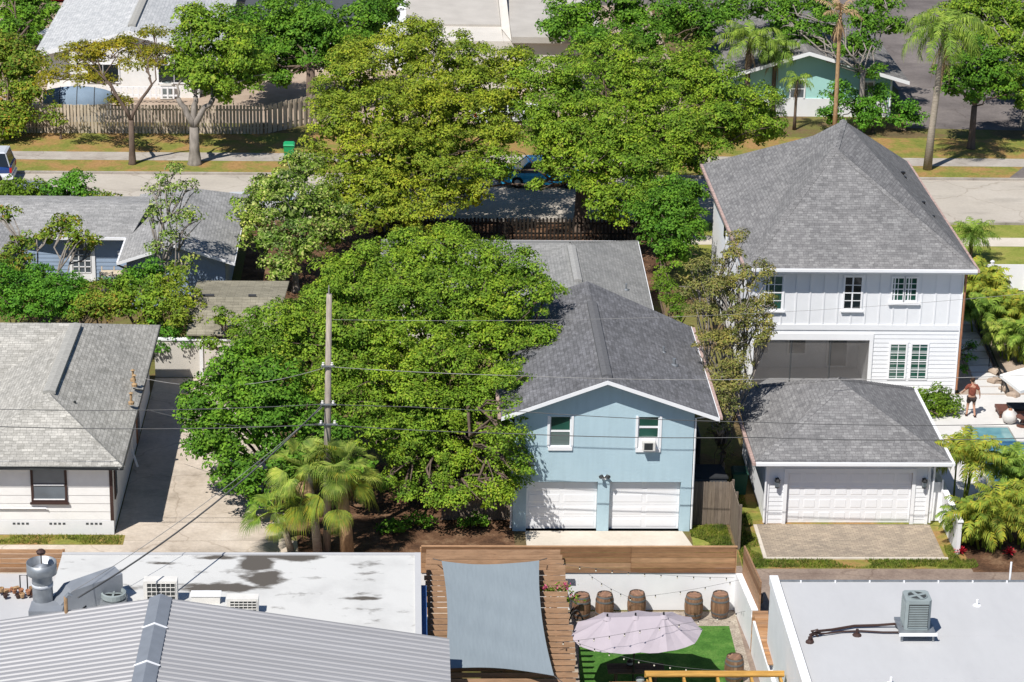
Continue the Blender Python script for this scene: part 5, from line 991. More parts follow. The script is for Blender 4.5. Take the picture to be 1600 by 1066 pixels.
feather_palm('palm_cluster', 'second darker feather palm close to the mint green gable', (b.x+1.7, b.y+2, 0), PY(1225, 85, b.y).z, 14, 2.2, 'frond_green', .6, .07, 22, 1.6, .14, 'bark_brown', (1.1, -.3), 4, tip=.8, seed=5)
b = P(1241, 203); feather_palm('young_palm', 'short thin palm in front of the mint green house window', tuple(b), PY(1240, 125, b.y).z, 10, 1.4, 'frond_green', .4, .05, 16, 1.4, .09, 'bark_brown', (1.1, -.3), 4, tip=.8, seed=6)
b = P(1515, 410); feather_palm('small_palm', 'bushy small palm beside the white vinyl fence and road verge', tuple(b), 1.5, 30, 1.7, 'frond_green', .42, .04, 22, 1.5, .12, 'bark_brown', (1.4, -.3), 0, tip=.6, seed=7)
AG = 'areca palms along the right side yard'
def areca(label, base, stems, h, L, mat, seed, group=AG, spread=.45, n=12):
    t = thing('areca_palm', label, 'palm', base, group); rr_ = random.Random(seed); v = []; m = MB()
    for s in range(stems):
        an = s*2.4; q = Vector(base)+Vector((math.cos(an)*spread*rr_.random(), math.sin(an)*spread*rr_.random(), 0)); tp = q+Vector((math.cos(an)*.35*rr_.random(), math.sin(an)*.35*rr_.random(), h*rr_.uniform(.55, 1)))
        m.tube([q, q.lerp(tp, .5), tp], [.05, .04, .035], 6)
        for i in range(n): frond_feather(v, tp, i*2.399+s, 1.35-1.35*(i+.5)/n, L*rr_.uniform(.8, 1.1), 1.6, 22, .42, .06, tip=.45)
    m.build('stems', 'frond_yellow', t); np_mesh('fronds', np.array(v), 4, mat, t); return t
areca('tall golden areca palm leaning over the corner of the garage roof', P(1503, 800), 4, 2.9, 1.7, 'frond_yellow', 1, None)
areca('full golden green areca palm in the bed right of the white side wall', P(1545, 858), 5, 1.7, 1.7, 'frond_yellow', 2, None)
areca('areca palm at the right edge above the mulch bed', P(1592, 850), 5, 2.3, 1.6, 'frond_yellow', 3, None)
areca('dark green areca palm at the foot of the white side wall', P(1515, 850), 4, 1.1, 1.3, 'frond_green', 4, None)
areca('leafy areca palm beside the pool edge at the right border', P(1585, 790), 5, 1.8, 1.5, 'frond_green', 9, None)
for i, (px, py, h, mat, lab) in enumerate([(1525, 470, 1.5, 'frond_yellow', 'golden areca palm at the back corner nearest the white house wall'), (1540, 478, 1.3, 'frond_yellow', 'tall areca palm near the white vinyl fence'),
    (1532, 520, 1.6, 'frond_green', 'dark areca palm in the middle of the side yard row'), (1565, 515, 1.5, 'frond_yellow', 'yellow areca palm on the outer side of the row'), (1590, 520, 1.4, 'frond_yellow', 'areca palm at the photo edge in the middle of the row'),
    (1572, 560, 1.4, 'frond_fan', 'areca palm behind the white patio umbrella'), (1596, 565, 1.5, 'frond_green', 'green areca palm at the edge nearest the patio umbrella')]):
    areca(lab, P(px, py), 5, h, 1.35, mat, 20+i, AG)
tree('side_shrub', 'dark shrub growing against the right wall of the white house', 'shrub', (25.5, 112), .2, [(1515, 545, 112, 12), (1512, 560, 111, 11), (1508, 580, 109, 9)], 'leaf_shrub', .12, 120, .04, sub=(.15, .3))
def bromeliad(label, p, mat='flower_red'):
    t = thing('bromeliad', label, 'flower', p, 'red bromeliads in the mulch bed'); v = []
    for i in range(26):
        az = i*2.399; el = 1.3-1.1*i/26; d = np.array([math.cos(az)*math.cos(el), math.sin(az)*math.cos(el), math.sin(el)]); s = np.array([-math.sin(az), math.cos(az), 0])*.03; c = np.array(p)+np.array([0, 0, .08]); m_ = c+d*.2; e_ = c+d*.33+np.array([0, 0, -.05]); v.append(np.array([c-s, c+s, m_+s, m_-s])); v.append(np.array([m_-s, m_+s, e_+s*.1, e_-s*.1]))
    np_mesh('leaves', np.array(v), 4, mat, t)
bromeliad('red bromeliad at the foot of the white side wall', P(1500, 866)); bromeliad('red bromeliad in the mulch bed near the right edge', P(1577, 868))
# grass blades over the near lawns
def tufts(name, regions, mat, hgt=.09):
    V = []
    for x0, x1, y0, y1, n in regions:
        c = np.stack([RNG.uniform(x0, x1, n), RNG.uniform(y0, y1, n), np.full(n, .01)], 1); k = np.sin(c[:, 0]*2.1)+np.sin(c[:, 1]*3.3+c[:, 0]); c = c[k > -1.0]; n = len(c)
        s = RNG.normal(size=(n, 3))*[1, 1, 0]; s /= np.linalg.norm(s, axis=1, keepdims=True); hh = RNG.uniform(.4, 1.2, (n, 1))*hgt; u = np.array([0, 0, 1.])+RNG.normal(size=(n, 3))*[.4, .4, 0]
        V.append(np.stack([c-s*.014, c+s*.014, c+u*hh+s*.006, c+u*hh-s*.006], 1))
    V = np.concatenate(V); tag(np_mesh(name, V, 4, mat, None, (0, 90, 0)), 'short tufty grass on the lawn strips beside the alley', 'grass', kind='stuff')
tufts('grass', [(-30, -10.7, 91.05, 91.85, 9000), (11.3, 12.8, 90.3, 92.9, 6000), (13.0, 22, 88.95, 89.68, 7000), (13.0, 13.85, 89, 96, 5000), (21.0, 21.4, 88.95, 91, 800)], 'grass_blade')

# ------------------------------------------------------------- utility pole and wires
YP = 90.4; pb = Vector((-2.8, YP, 0))
up_ = thing('utility_pole', 'weathered grey wooden utility pole rising in front of the oak', 'utility pole', tuple(pb))
MB().tube([pb, pb+Vector((.05, 0, 5)), pb+Vector((.14, 0, 10.4))], [.15, .13, .10], 12).build('post', 'pole_wood', up_, True)
MB().tube([pb+Vector((.13, -.05, 10.1)), pb+Vector((.13, -.05, 10.75))], [.03, .02], 6).build('top_pin', 'wire_light', up_)
for z_, wd in ((7.62, .18), (6.1, .22), (5.3, .28)):
    MB().beam((-2.8-wd, YP-.17, z_), (-2.65+wd, YP-.17, z_), .06, .05).build('bracket', 'galv', up_)
    for s in (-1, 1): MB().lathe((-2.73+s*wd*.9, YP-.17, z_+.02), [(.03, 0), (.06, .04), (.035, .08), (.05, .12), (.01, .14)], 8).build('insulator', 'ac_white', up_)
MB().box(-2.9, -2.7, YP-.21, YP-.15, 1.0, 1.5).build('marker_plate', 'green_plastic', up_)
def wire(label, pts, r=.016, mat='wire', Y=YP, name='power_line', grp='power lines strung along the alley'):
    """pts: (x, z) knots on the vertical plane of the pole line, smoothed"""
    q = []
    for i in range(len(pts)-1):
        (x0, z0), (x1, z1) = pts[i], pts[i+1]; n = 6; sag = .0009*(x1-x0)**2
        for j in range(n): t_ = j/n; q.append((x0+(x1-x0)*t_, Y-.17, z0+(z1-z0)*t_-sag*4*t_*(1-t_)))
    q.append((pts[-1][0], Y-.17, pts[-1][1])); o = MB().tube(q, r, 5).build(name, mat); return tag(o, label, 'wire', grp)
wire('pale power line from the pole top bracket towards the right, crossing the dark roof ridge', [(-2.9, 7.62), (4.6, 7.27), (10.4, 7.14), (13.7, 7.18), (23.4, 7.38), (42, 8.4)], .012, 'wire_light')
wire('upper of the two long dark lines crossing the blue house windows', [(-36, 6.6), (-14.9, 5.86), (-2.9, 6.11), (.32, 6.02), (4.64, 5.83), (13.3, 5.45), (23.6, 5.41), (42, 6.1)], .014)
wire('lower of the two long dark lines crossing the blue house windows', [(-36, 5.9), (-14.9, 5.17), (-2.9, 5.29), (4.2, 4.95), (13.4, 4.83), (23.6, 4.83), (42, 5.5)], .017)
SD = 'service cables dropping from the pole'
def drop(label, a, b, sag=.4, r=.012, mat='wire'):
    a = Vector(a); b = Vector(b); q = [a.lerp(b, i/14)-Vector((0, 0, sag*4*(i/14)*(1-i/14))) for i in range(15)]; return tag(MB().tube(q, r, 5).build('service_cable', mat), label, 'wire', SD)
drop('thin cable running from the pole to the right eave of the white bungalow', (-2.85, YP, 7.5), tuple(P(228, 592, 3.2)), .5, .011, 'wire_light')
drop('thick twisted cable sagging from the pole down to the silver roof mast', (-2.85, YP, 6.1), tuple(P(122, 934, 5.6)), .5, .03)
drop('thin cable beside the thick twisted one, ending at the duct on the stained roof', (-2.85, YP, 6.0), tuple(P(112, 925, 4.4)), .35, .011, 'wire_light')
drop('cable from the pole to the roof conduit of the white bungalow', (-2.85, YP, 5.3), tuple(P(230, 640, 3.1)), .4, .011)
drop('thin faint line crossing high in front of the large white house', (-2.7, YP, 9.4), (30, 96, 9.3), .6, .007, 'wire_light')

# ------------------------------------------------------------- patio
def barrel():
    t = thing('wooden_barrel', 'weathered brown wooden barrel', 'barrel', (0, 0, 0), 'wooden barrels on the patio')
    n = 18; prof = [(.255, 0), (.30, .15), (.325, .36), (.33, .46), (.325, .56), (.30, .77), (.262, .92)]; m = MB()
    for k in range(n):
        a0 = 2*math.pi*(k+.02)/n; a1 = 2*math.pi*(k+.98)/n; vs_ = [((r)*math.cos(a), (r)*math.sin(a), z) for r, z in prof for a in (a0, a1)]
        m.add(vs_, [(2*i, 2*i+1, 2*i+3, 2*i+2) for i in range(len(prof)-1)])
    m.build('staves', 'barrel_wood', t)
    m = MB(); yy = -.245
    while yy < .24:
        y2 = yy+.07; xx = math.sqrt(max(.001, .252**2-max(abs(yy), abs(y2))**2)); m.box(-xx, xx, yy+.002, y2-.002, .87, .892); yy = y2
    m.build('head', 'barrel_top', t)
    for z0_, z1_, r0_, r1_ in ((.03, .09, .27, .29), (.20, .26, .317, .325), (.66, .72, .325, .317), (.83, .89, .29, .272)):
        MB().lathe((0, 0, 0), [(r0_, z0_), (r1_, z1_), (r1_-.012, z1_), (r0_-.012, z0_), (r0_, z0_)], 20, False).build('hoop', 'vent_mid', t)
    return t
bp = barrel(); bl_ = [((908, 966), 'leftmost barrel of the row, partly hidden by the pink flowering pergola plant', .3), ((944, 965), 'second barrel from the left along the white patio wall', 1.1), ((994, 963), 'third barrel from the left, alone above the patio umbrella', 2.0),
    ((1083, 966), 'barrel right of the patio umbrella top, fourth in the row', 2.9), ((1124, 964), 'rightmost barrel of the row in the gravel corner', 3.3), ((1146, 1064), 'separate barrel near the front timber beam on the artificial turf', 4.2)]
for i, (q, lab, rz) in enumerate(bl_):
    if i == 0: bp.location = P(*q); bp.rotation_euler = (0, 0, rz); bp['label'] = 'brown wooden '+lab; bp.scale = (1.04,)*3
    else: copy_tree(bp, P(*q), rz, 'brown wooden '+lab, 1.04)
cb = thing('curved_rack', 'small dark arched rack standing in front of the leftmost barrel', 'rack', P(900, 975))
q = P(900, 975); m = MB(); m.tube([q+Vector((-.3+.6*i/10, 0, .55*math.sin(math.pi*i/10))) for i in range(11)], .03, 6); m.build('arch', 'black_metal', cb); MB().tube([q+Vector((-.3+.6*i/10, .3, .55*math.sin(math.pi*i/10))) for i in range(11)], .03, 6).build('arch', 'black_metal', cb)
# umbrella
ub = thing('patio_umbrella', 'large oblong pale mauve patio umbrella with three hubs over the turf', 'umbrella', (8, 79, 0))
rim = [(5.75, 78.6), (6.06, 79.73), (6.99, 80.46), (8.19, 80.62), (9.37, 80.5), (9.98, 80.1), (10.27, 79.13), (9.89, 78.07), (8.92, 77.5), (8.0, 77.42), (7.08, 77.38), (6.1, 77.79)]
hubs = [(6.99, 78.86), (7.95, 78.93), (8.91, 78.99)]; zt, ze = 2.86, 2.28; hv = [Vector((x, y, zt)) for x, y in hubs]; rv = [Vector((x, y, ze)) for x, y in rim]
near = [0, 0, 0, 1, 2, 2, 2, 2, 2, 1, 0, 0]; m = MB()
def panel(m, a, b, h):
    n = 5
    for i in range(n):
        t0 = i/n; t1 = (i+1)/n; d0 = -.05*math.sin(math.pi*t0); d1 = -.05*math.sin(math.pi*t1)
        for j in range(3):
            def pt(s, t_, dd): e = a.lerp(b, s); e = e+Vector((0, 0, .055*math.sin(math.pi*s)*(t_)))*-1; p = h.lerp(e, t_); p.z += dd*math.sin(math.pi*s); return p
            m.add([pt(j/3, t0, d0), pt(j/3, t1, d1), pt((j+1)/3, t1, d1), pt((j+1)/3, t0, d0)], [(0, 1, 2, 3)])
for i in range(12):
    j = (i+1) % 12; panel(m, rv[i], rv[j], hv[near[i]])
    if near[i] != near[j]:
        m.add([hv[near[i]], rv[j], hv[near[j]]], [(0, 1, 2)])
m.add([hv[0], hv[1], hv[1]+Vector((0, .001, -.002))], [(0, 1, 2)])
can = m.build('canopy', 'umbrella_cloth', ub)
for h in hv: MB().lathe((h.x, h.y, h.z-.01), [(.17, -.045), (.10, .02), (.03, .05), (.03, .10)], 10).build('hub_cap', 'umbrella_cloth', can); MB().lathe((h.x, h.y, h.z+.05), [(.035, 0), (.03, .09)], 8).build('finial', 'black_metal', can)
for i in range(12): MB().tube([hv[near[i]]+Vector((0, 0, -.06)), rv[i]+Vector((0, 0, -.03))], .012, 4).build('rib', 'black_metal', ub)
MB().beam(hv[0]-Vector((0, 0, .12)), hv[2]-Vector((0, 0, .12)), .05, .05).build('cross_bar', 'black_metal', ub); MB().tube([(7.95, 78.93, 0), (7.95, 78.93, 2.8)], .035, 8).build('pole', 'black_metal', ub); MB().lathe((7.95, 78.93, 0.02), [(.35, 0), (.33, .07), (.05, .12)], 12).build('base', 'dark_grey', ub)
def picnic(name, label, x, y, L, mat, h=.76, w_=.75):
    t = thing(name, label, 'table', (x, y, 0)); m = MB(); n = 5
    for i in range(n): m.box(x-L/2, x+L/2, y-w_/2+w_/n*i+.008, y-w_/2+w_/n*(i+1)-.008, h-.04, h)
    m.build('table_top', mat, t)
    for s in (-1, 1):
        for k in (-1, 1): MB().obox((x+s*(L/2-.3), y+k*.22, (h-.045)/2), (.08, .06, h-.05), rx=k*.25).build('leg', mat, t)
    return t
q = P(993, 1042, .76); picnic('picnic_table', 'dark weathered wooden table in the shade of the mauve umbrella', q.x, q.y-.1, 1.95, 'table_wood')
q = P(985, 1064, .8); picnic('side_table', 'orange brown wooden table cut off by the bottom edge, near the timber beam', q.x-.05, q.y-.5, 1.35, 'wood_slat', .80, .9)
def lantern_pot(name, label, p, r, h, mat, cat='lamp'):
    t = thing(name, label, cat, p); MB().lathe(p, [(r*.8, 0), (r, .02), (r*.95, h*.7), (r*.6, h*.8), (r*.3, h*.95), (r*.1, h)], 10).build('body', mat, t); MB().lathe((p[0], p[1], p[2]+h*.25), [(r*1.03, 0), (r*1.0, h*.3)], 10).build('band', 'ac_grey', t); return t
lantern_pot('table_lantern', 'small dark lantern on the weathered table under the mauve umbrella', tuple(P(984, 1040, .762)), .11, .26, 'black_metal')
lantern_pot('bucket', 'small blue grey metal bucket on the orange brown table at the bottom edge', tuple(P(1000, 1064, .802)), .15, .14, 'ac_grey', 'bucket')
hb = thing('timber_header', 'yellow timber beam of a second pergola at the bottom edge of the patio', 'beam', (10.2, 75.2, 2.5))
MB().box(7.94, 12.5, 75.16, 75.24, 2.52, 2.72).box(7.96, 12.48, 74.95, 75.155, 2.66, 2.70).build('beam', 'wood_yellow', hb)
for xx in (8.1, 9.2, 10.3, 11.4, 12.35): MB().box(xx-.04, xx+.04, 72, 75.15, 2.46, 2.62).build('rafter', 'wood_yellow', hb)
for xx in (8.05, 12.4): MB().box(xx-.05, xx+.05, 75.05, 75.15, 0, 2.46).build('post', 'wood_yellow', hb)
pp = thing('pink_flowers', 'pink flowering plant climbing at the right edge of the pergola', 'flower', (5.9, 83.5, 2.3)); 
q1 = P(884, 918, 2.5); q2 = P(850, 919, 2.6); q3 = P(893, 932, 2.2); v = []
for q, r, n in ((q1, .14, 55), (q2, .10, 30), (q3, .09, 14), (q1+Vector((-.3, .05, .0)), .1, 20)):
    c_ = np.array(q)+RNG.normal(size=(n, 3))*r*.55; np_mesh('blossom', leaves(c_, RNG.normal(size=(n, 3))+[0, 0, .5], .09, .07), 4, 'flower_pink', pp)
v = []
for q in (q1, q2, q3, (q1+q2)/2):
    c_ = np.array(q)+RNG.normal(size=(70, 3))*[.2, .1, .08]-[0, 0, .05]; v.append(leaves(c_, RNG.normal(size=(70, 3))+[0, 0, .5], .11, .06))
np_mesh('foliage', np.concatenate(v), 4, 'leaf_bright', pp)
def lights(label, pts, sag, nb):
    t = thing('string_lights', label, 'string lights', pts[0], 'string lights over the patio'); q = []; K = 12
    for a, b in zip(pts[:-1], pts[1:]):
        a = Vector(a); b = Vector(b)
        for i in range(K): s = i/K; q.append(a.lerp(b, s)-Vector((0, 0, sag*4*s*(1-s))))
    q.append(Vector(pts[-1])); MB().tube(q, .006, 4).build('cord', 'wire', t); n = len(q)-1
    for i in range(nb):
        f_ = (i+.5)/nb*n; k = int(f_); p = q[k].lerp(q[k+1], f_-k); m = MB(); m.lathe((p.x, p.y, p.z-.12), [(.01, 0), (.026, .025), (.024, .05), (.014, .065)], 7); b = m.build('bulb', 'bulb', t)
        MB().lathe((p.x, p.y, p.z-.055), [(.02, 0), (.02, .05)], 6).build('socket', 'black_metal', b)
def Z_(px, py, z): return tuple(P(px, py, z))
lights('string of bulbs running along the top of the white patio wall', [Z_(868, 880, 2.6), Z_(1148, 903, 2.45)], .12, 11)
lights('string of bulbs swooping from the pergola corner down behind the third barrel', [Z_(918, 896, 2.6), Z_(985, 934, 2.2), Z_(1160, 905, 2.45)], .08, 9)
lights('string of bulbs crossing over the mauve umbrella to the passage gate', [Z_(868, 1004, 2.9), Z_(1000, 985, 3.05), Z_(1165, 955, 2.5)], .05, 11)
lights('lowest string of bulbs in front of the mauve umbrella', [Z_(895, 1002, 2.6), Z_(1010, 1034, 2.5), Z_(1135, 1048, 2.6)], .06, 10)

# ------------------------------------------------------------- roof equipment on the left buildings
vp = thing('vent_stack', 'galvanised round vent stack with a wide cap ring on the left roofs', 'vent', Z_(68, 952, 3.4)); q = P(68, 950, 3.4)
MB().lathe(q, [(.34, 0), (.34, 1.25)], 20, False).build('pipe', 'galv', vp, True); MB().lathe(q, [(.345, .82), (.36, .83), (.36, .92), (.345, .93)], 20, False).build('collar', 'car_silver', vp, True)
MB().lathe((q.x, q.y, q.z), [(.36, 1.22), (.50, 1.28), (.50, 1.68), (.48, 1.68), (.48, 1.3), (.34, 1.24)], 22, False).build('cap_ring', 'galv', vp, True)
MB().lathe((q.x, q.y, q.z), [(.36, 1.45), (.02, 1.62)], 18).build('rain_cone', 'duct_grey', vp, True); MB().lathe((q.x, q.y, q.z+1.62), [(.02, 0), (.02, .35), (.14, .36), (.16, .44), (.10, .5), (.02, .52)], 8).build('wind_vane', 'brown_trim', vp)
du = thing('roof_duct', 'long grey rectangular duct sloping beside the vent stack on the left roof', 'duct', Z_(120, 950, 3.4))
a = P(52, 962, 3.4); b = P(172, 935, 3.4); d = (b-a); rz = math.atan2(d.y, d.x); MB().box(a.x-.1, a.x+1.0, a.y-.35, a.y+.45, 3.4, 3.72).build('base_curb', 'duct_grey', du)
u = d.normalized(); qn = Vector((-u.y, u.x, 0))*.36; st0 = a+u*.75; en = a+u*3.05; m = MB(); hs = (.25, .98)
vs_ = []
for p, hh in ((st0, hs[0]), (st0+u*.5, .75), (en, hs[1])):
    for k in (-1, 1): vs_ += [p+qn*k+Vector((0, 0, .01)), p+qn*k+Vector((0, 0, hh))]
m.add(vs_, [(0, 1, 3, 2), (0, 4, 5, 1), (4, 8, 9, 5), (2, 3, 7, 6), (6, 7, 11, 10), (1, 5, 7, 3), (5, 9, 11, 7), (8, 10, 11, 9)]); m.build('duct_body', 'duct_grey', du)
tb = thing('turbine_vent', 'low round grey roof fan between the duct and the boxed air conditioner', 'vent', Z_(178, 940, 3.4)); q = P(178, 944, 3.4)
MB().box(q.x-.42, q.x+.42, q.y-.35, q.y+.35, 3.4, 3.62).build('base', 'galv', tb); MB().lathe((q.x, q.y, 3.62), [(.36, 0), (.42, .06), (.42, .22), (.36, .24), (.33, .12)], 20, False).build('ring', 'ac_grey', tb); MB().lathe((q.x, q.y, 3.62), [(.33, .10), (.01, .14)], 16, False).build('fan_well', 'ac_dark', tb)
m = MB(); [m.obox((q.x+math.cos(k*1.57)*.16, q.y+math.sin(k*1.57)*.16, 3.80), (.28, .07, .01), rz=k*1.57) for k in range(4)]; m.build('fan_blade', 'ac_grey', tb)
def boxac(label, px, py, w_, h_, d_):
    q = P(px, py, 3.4); t = thing('outdoor_unit', label, 'air conditioner', tuple(q)); MB().box(q.x-w_/2, q.x+w_/2, q.y, q.y+d_, 3.45, 3.45+h_).build('case', 'ac_white', t)
    MB().box(q.x-w_/2+.12, q.x+w_/2-.06, q.y-.006, q.y-.001, 3.55, 3.45+h_-.06).build('coil', 'ac_dark', t); g = MB(); gx0, gx1 = q.x-w_/2+.12, q.x+w_/2-.06
    for i in range(7): xx = gx0+(gx1-gx0)*i/6; g.box(xx-.01, xx+.01, q.y-.03, q.y-.007, 3.55, 3.45+h_-.06)
    for i in range(5): zz = 3.55+(h_-.16)*i/4; g.box(gx0, gx1, q.y-.035, q.y-.008, zz-.009, zz+.009)
    g.build('grille', 'ac_white', t); MB().box(q.x-w_/2+.05, q.x+w_/2-.05, q.y+.05, q.y+d_-.05, 3.4, 3.449).build('foot', 'galv', t)
boxac('cream boxed air conditioner with dark grille behind the silver roof ridge', 251, 944, 1.12, .78, .42)
boxac('lower cream air conditioner behind the right slope of the silver roof', 379, 962, 1.05, .55, .42)
q = P(325, 944, 3.4); lb = thing('roof_hatch', 'low white box on the stained roof between two air conditioners', 'hatch', tuple(q)); MB().box(q.x-.55, q.x+.4, q.y, q.y+.35, 3.4, 3.68).build('box', 'ac_white', lb); MB().box(q.x-.58, q.x+.43, q.y-.03, q.y+.38, 3.681, 3.72).build('lid', 'white_paint', lb)
ms_ = thing('service_mast', 'short rusty brown mast standing on the silver corrugated roof', 'mast', Z_(104, 968, 4.75)); q = P(104, 968, 4.75)
MB().tube([q-Vector((0, 0, .1)), q+Vector((.0, 0, .8))], .06, 8).build('pipe', 'bark_orange', ms_); MB().lathe(q-Vector((0, 0, .1)), [(.14, 0), (.13, .1), (.07, .16)], 8).build('boot', 'brown_trim', ms_); MB().tube([q+Vector((0, 0, .78)), q+Vector((.1, 0, .88)), q+Vector((.2, 0, .82))], [.06, .07, .05], 7).build('weatherhead', 'galv', ms_)
MB().tube([q+Vector((.05, -.05, .0)), q+Vector((.25, .1, .15)), q+Vector((.5, .15, .3)), q+Vector((.62, .1, .42))], .03, 5).build('clamp', 'black_metal', ms_)
jk = thing('rubble_heap', 'small heap of terracotta pots and rusty scraps on the lower left white roof', 'rubble', Z_(20, 930, 2.4)); q = P(18, 932, 2.4); random.seed(8)
for i in range(16):
    c_ = q+Vector((random.uniform(-.45, .75), random.uniform(-.25, .35), random.uniform(0, .22))); mm_ = MB()
    mm_.lathe(c_, [(.06, 0), (.10, .14), (.09, .16), (.05, .03)], 8) if i % 2 else mm_.obox(c_+Vector((0, 0, .06)), (.22, .12, .07), rz=i, rx=.3*i)
    mm_.build('pot' if i % 2 else 'scrap', ['terracotta', 'bark_orange', 'brown_trim'][i % 3], jk)
for k in (0, 1): o = MB().tube([q+Vector((.95+.25*k, -.2, 0)), q+Vector((.9+.25*k, -.2, .9)), q+Vector((1.05+.2*k, -.2, 0))], .035, 6).build('stake', 'tail_red', jk)
MB().tube([q+Vector((.3, .1, 0)), q+Vector((.3, .1, .75)), q+Vector((.55, .1, .75)), q+Vector((.55, .1, 0))], .025, 5).build('hoop', 'black_metal', jk)

# ------------------------------------------------------------- small yard things
gf = thing('wooden_fence', 'grey weathered wooden board fence at the right corner of the blue house', 'fence', (12.2, 93, 0)); m = MB(); x = 11.35; k = 0
while x < 12.88: m.add([(x, 93, 0), (x+.13, 93, 0), (x+.13, 93, 1.80), (x+.10, 93, 1.84), (x+.03, 93, 1.84), (x, 93, 1.80)], [(0, 1, 2, 3, 4, 5)]).add([(x+.13, 93, 0), (x+.13, 93.02, 0), (x+.13, 93.02, 1.8), (x+.13, 93, 1.8)], [(0, 1, 2, 3)]); x += .137
m.build('boards', 'wood_grey', gf); MB().box(11.35, 12.9, 93.022, 93.07, 1.4, 1.5).build('rail', 'wood_grey', gf)
gf = thing('wooden_fence', 'grey wooden fence seen edge on, running from the blue house yard to the alley', 'fence', (12.95, 92, 0)); m = MB(); y = 90.6
while y < 93.0: m.box(12.93, 12.96, y, y+.132, 0, 1.84); y += .137
m.build('boards', 'wood_grey', gf); 
for yy in (90.55, 91.8, 93.0): MB().box(12.965, 13.05, yy, yy+.09, 0, 1.9).build('post', 'wood_grey', gf)
sc2 = thing('bin_lid_cover', 'dark flat cover behind the grey fence beside the blue house', 'cover', (12.1, 94, 0)); MB().box(11.5, 12.8, 93.4, 94.6, 1.2, 1.8).build('box', 'dark_grey', sc2); MB().prism([(11.45, 93.35), (12.85, 93.35), (12.7, 94.7), (11.55, 94.7)], 1.801, 1.86).build('lid', 'dark_cloth', sc2)
stp = thing('side_stairs', 'narrow pale outdoor steps against the right wall of the blue house', 'stairs', (11.6, 96, 0)); 
for i in range(9): MB().box(11.32, 11.85, 95.0+.42*i, 95.3+.42*i, 1.0+.2*i, 1.06+.2*i).build('tread', 'ac_white', stp)
MB().box(11.86, 11.9, 95, 98.8, 0, 2.9).build('side_panel', 'black_metal', stp)
def wheelie(label, p, mat, grp=None, s=1.):
    t = thing('wheelie_bin', label, 'bin', p, grp); x, y, z = p; m = MB(); m.add([(x-.24*s, y-.27*s, z+.08), (x+.24*s, y-.27*s, z+.08), (x+.24*s, y+.27*s, z+.08), (x-.24*s, y+.27*s, z+.08), (x-.31*s, y-.34*s, z+1.0*s), (x+.31*s, y-.34*s, z+1.0*s), (x+.31*s, y+.34*s, z+1.0*s), (x-.31*s, y+.34*s, z+1.0*s)], [(0, 3, 2, 1), (4, 5, 6, 7), (0, 1, 5, 4), (1, 2, 6, 5), (2, 3, 7, 6), (3, 0, 4, 7)]); m.build('body', mat, t)
    MB().add([(x-.33*s, y-.38*s, z+1.005*s), (x+.33*s, y-.38*s, z+1.005*s), (x+.33*s, y+.38*s, z+1.02*s), (x-.33*s, y+.38*s, z+1.02*s), (x-.25*s, y-.30*s, z+1.08*s), (x+.25*s, y-.30*s, z+1.08*s), (x+.25*s, y+.33*s, z+1.10*s), (x-.25*s, y+.33*s, z+1.10*s)], [(4, 5, 6, 7), (0, 1, 5, 4), (1, 2, 6, 5), (2, 3, 7, 6), (3, 0, 4, 7)]).build('lid', mat, t)
    for k in (-1, 1): MB().tube([(x+k*.2*s, y+.33*s, z+.1), (x+k*.26*s, y+.33*s, z+.1)], .1, 10).build('wheel', 'tyre', t)
wheelie('dark green wheelie bin standing between the grey fence and the white garage', tuple(P(1154, 772)), 'green_plastic'); wheelie('bright green wheelie bin at the far kerb beside the street oak', tuple(P(452, 252)), 'green_bin')
wf = thing('wooden_fence', 'dark shaded wooden fence between the oak shade and the blue house garage wall', 'fence', (3.2, 93.4, 0)); m = MB(); x = 1.6
while x < 4.3: m.box(x, x+.13, 93.4, 93.43, 0, 1.75); x += .137
m.build('boards', 'wood_grey', wf); MB().box(1.6, 4.3, 93.44, 93.5, 1.3, 1.4).build('rail', 'wood_grey', wf)
# white side wall right of the garage
sw = thing('side_wall', 'low white wall running from the garage corner to the mulch bed', 'wall', (21.4, 91.5, 0)); MB().box(21.35, 21.5, 90.2, 96, 0, 1.35).build('wall_panel', 'stucco_white', sw); MB().box(21.31, 21.54, 90.16, 96, 1.351, 1.41).build('coping', 'white_paint', sw)
wg = thing('side_gate', 'small white gate between the garage corner and the low white wall', 'gate', (21.1, 93, 0)); MB().box(20.8, 21.33, 93.3, 93.34, .05, 1.7).build('panel', 'white_paint', wg); MB().box(20.78, 20.84, 93.2, 93.29, 0, 1.85).box(21.28, 21.34, 93.2, 93.29, 0, 1.85).build('gate_frame', 'white_paint', wg)
# vinyl fence
vf = thing('vinyl_fence', 'white vinyl panel fence with capped posts beyond the side yard palms', 'fence', (31, 121.5, 0))
for i, x in enumerate((28.0, 29.4, 31.15, 33.0, 34.8)):
    MB().box(x-.07, x+.07, 121.6, 121.74, 0, 1.55).build('post', 'white_paint', vf); MB().lathe((x, 121.67, 1.55), [(.12, 0), (.12, .03), (.01, .1)], 4).build('post_cap', 'white_paint', vf)
    if i < 4: MB().box(x+.075, (29.4, 31.15, 33.0, 34.8)[i]-.075, 121.65, 121.69, .08, 1.42).build('panel', 'white_paint', vf)
MB().tube([(29.5, 121.62, 1.35), (30.6, 121.62, .15)], .02, 5).build('brace', 'white_paint', vf)
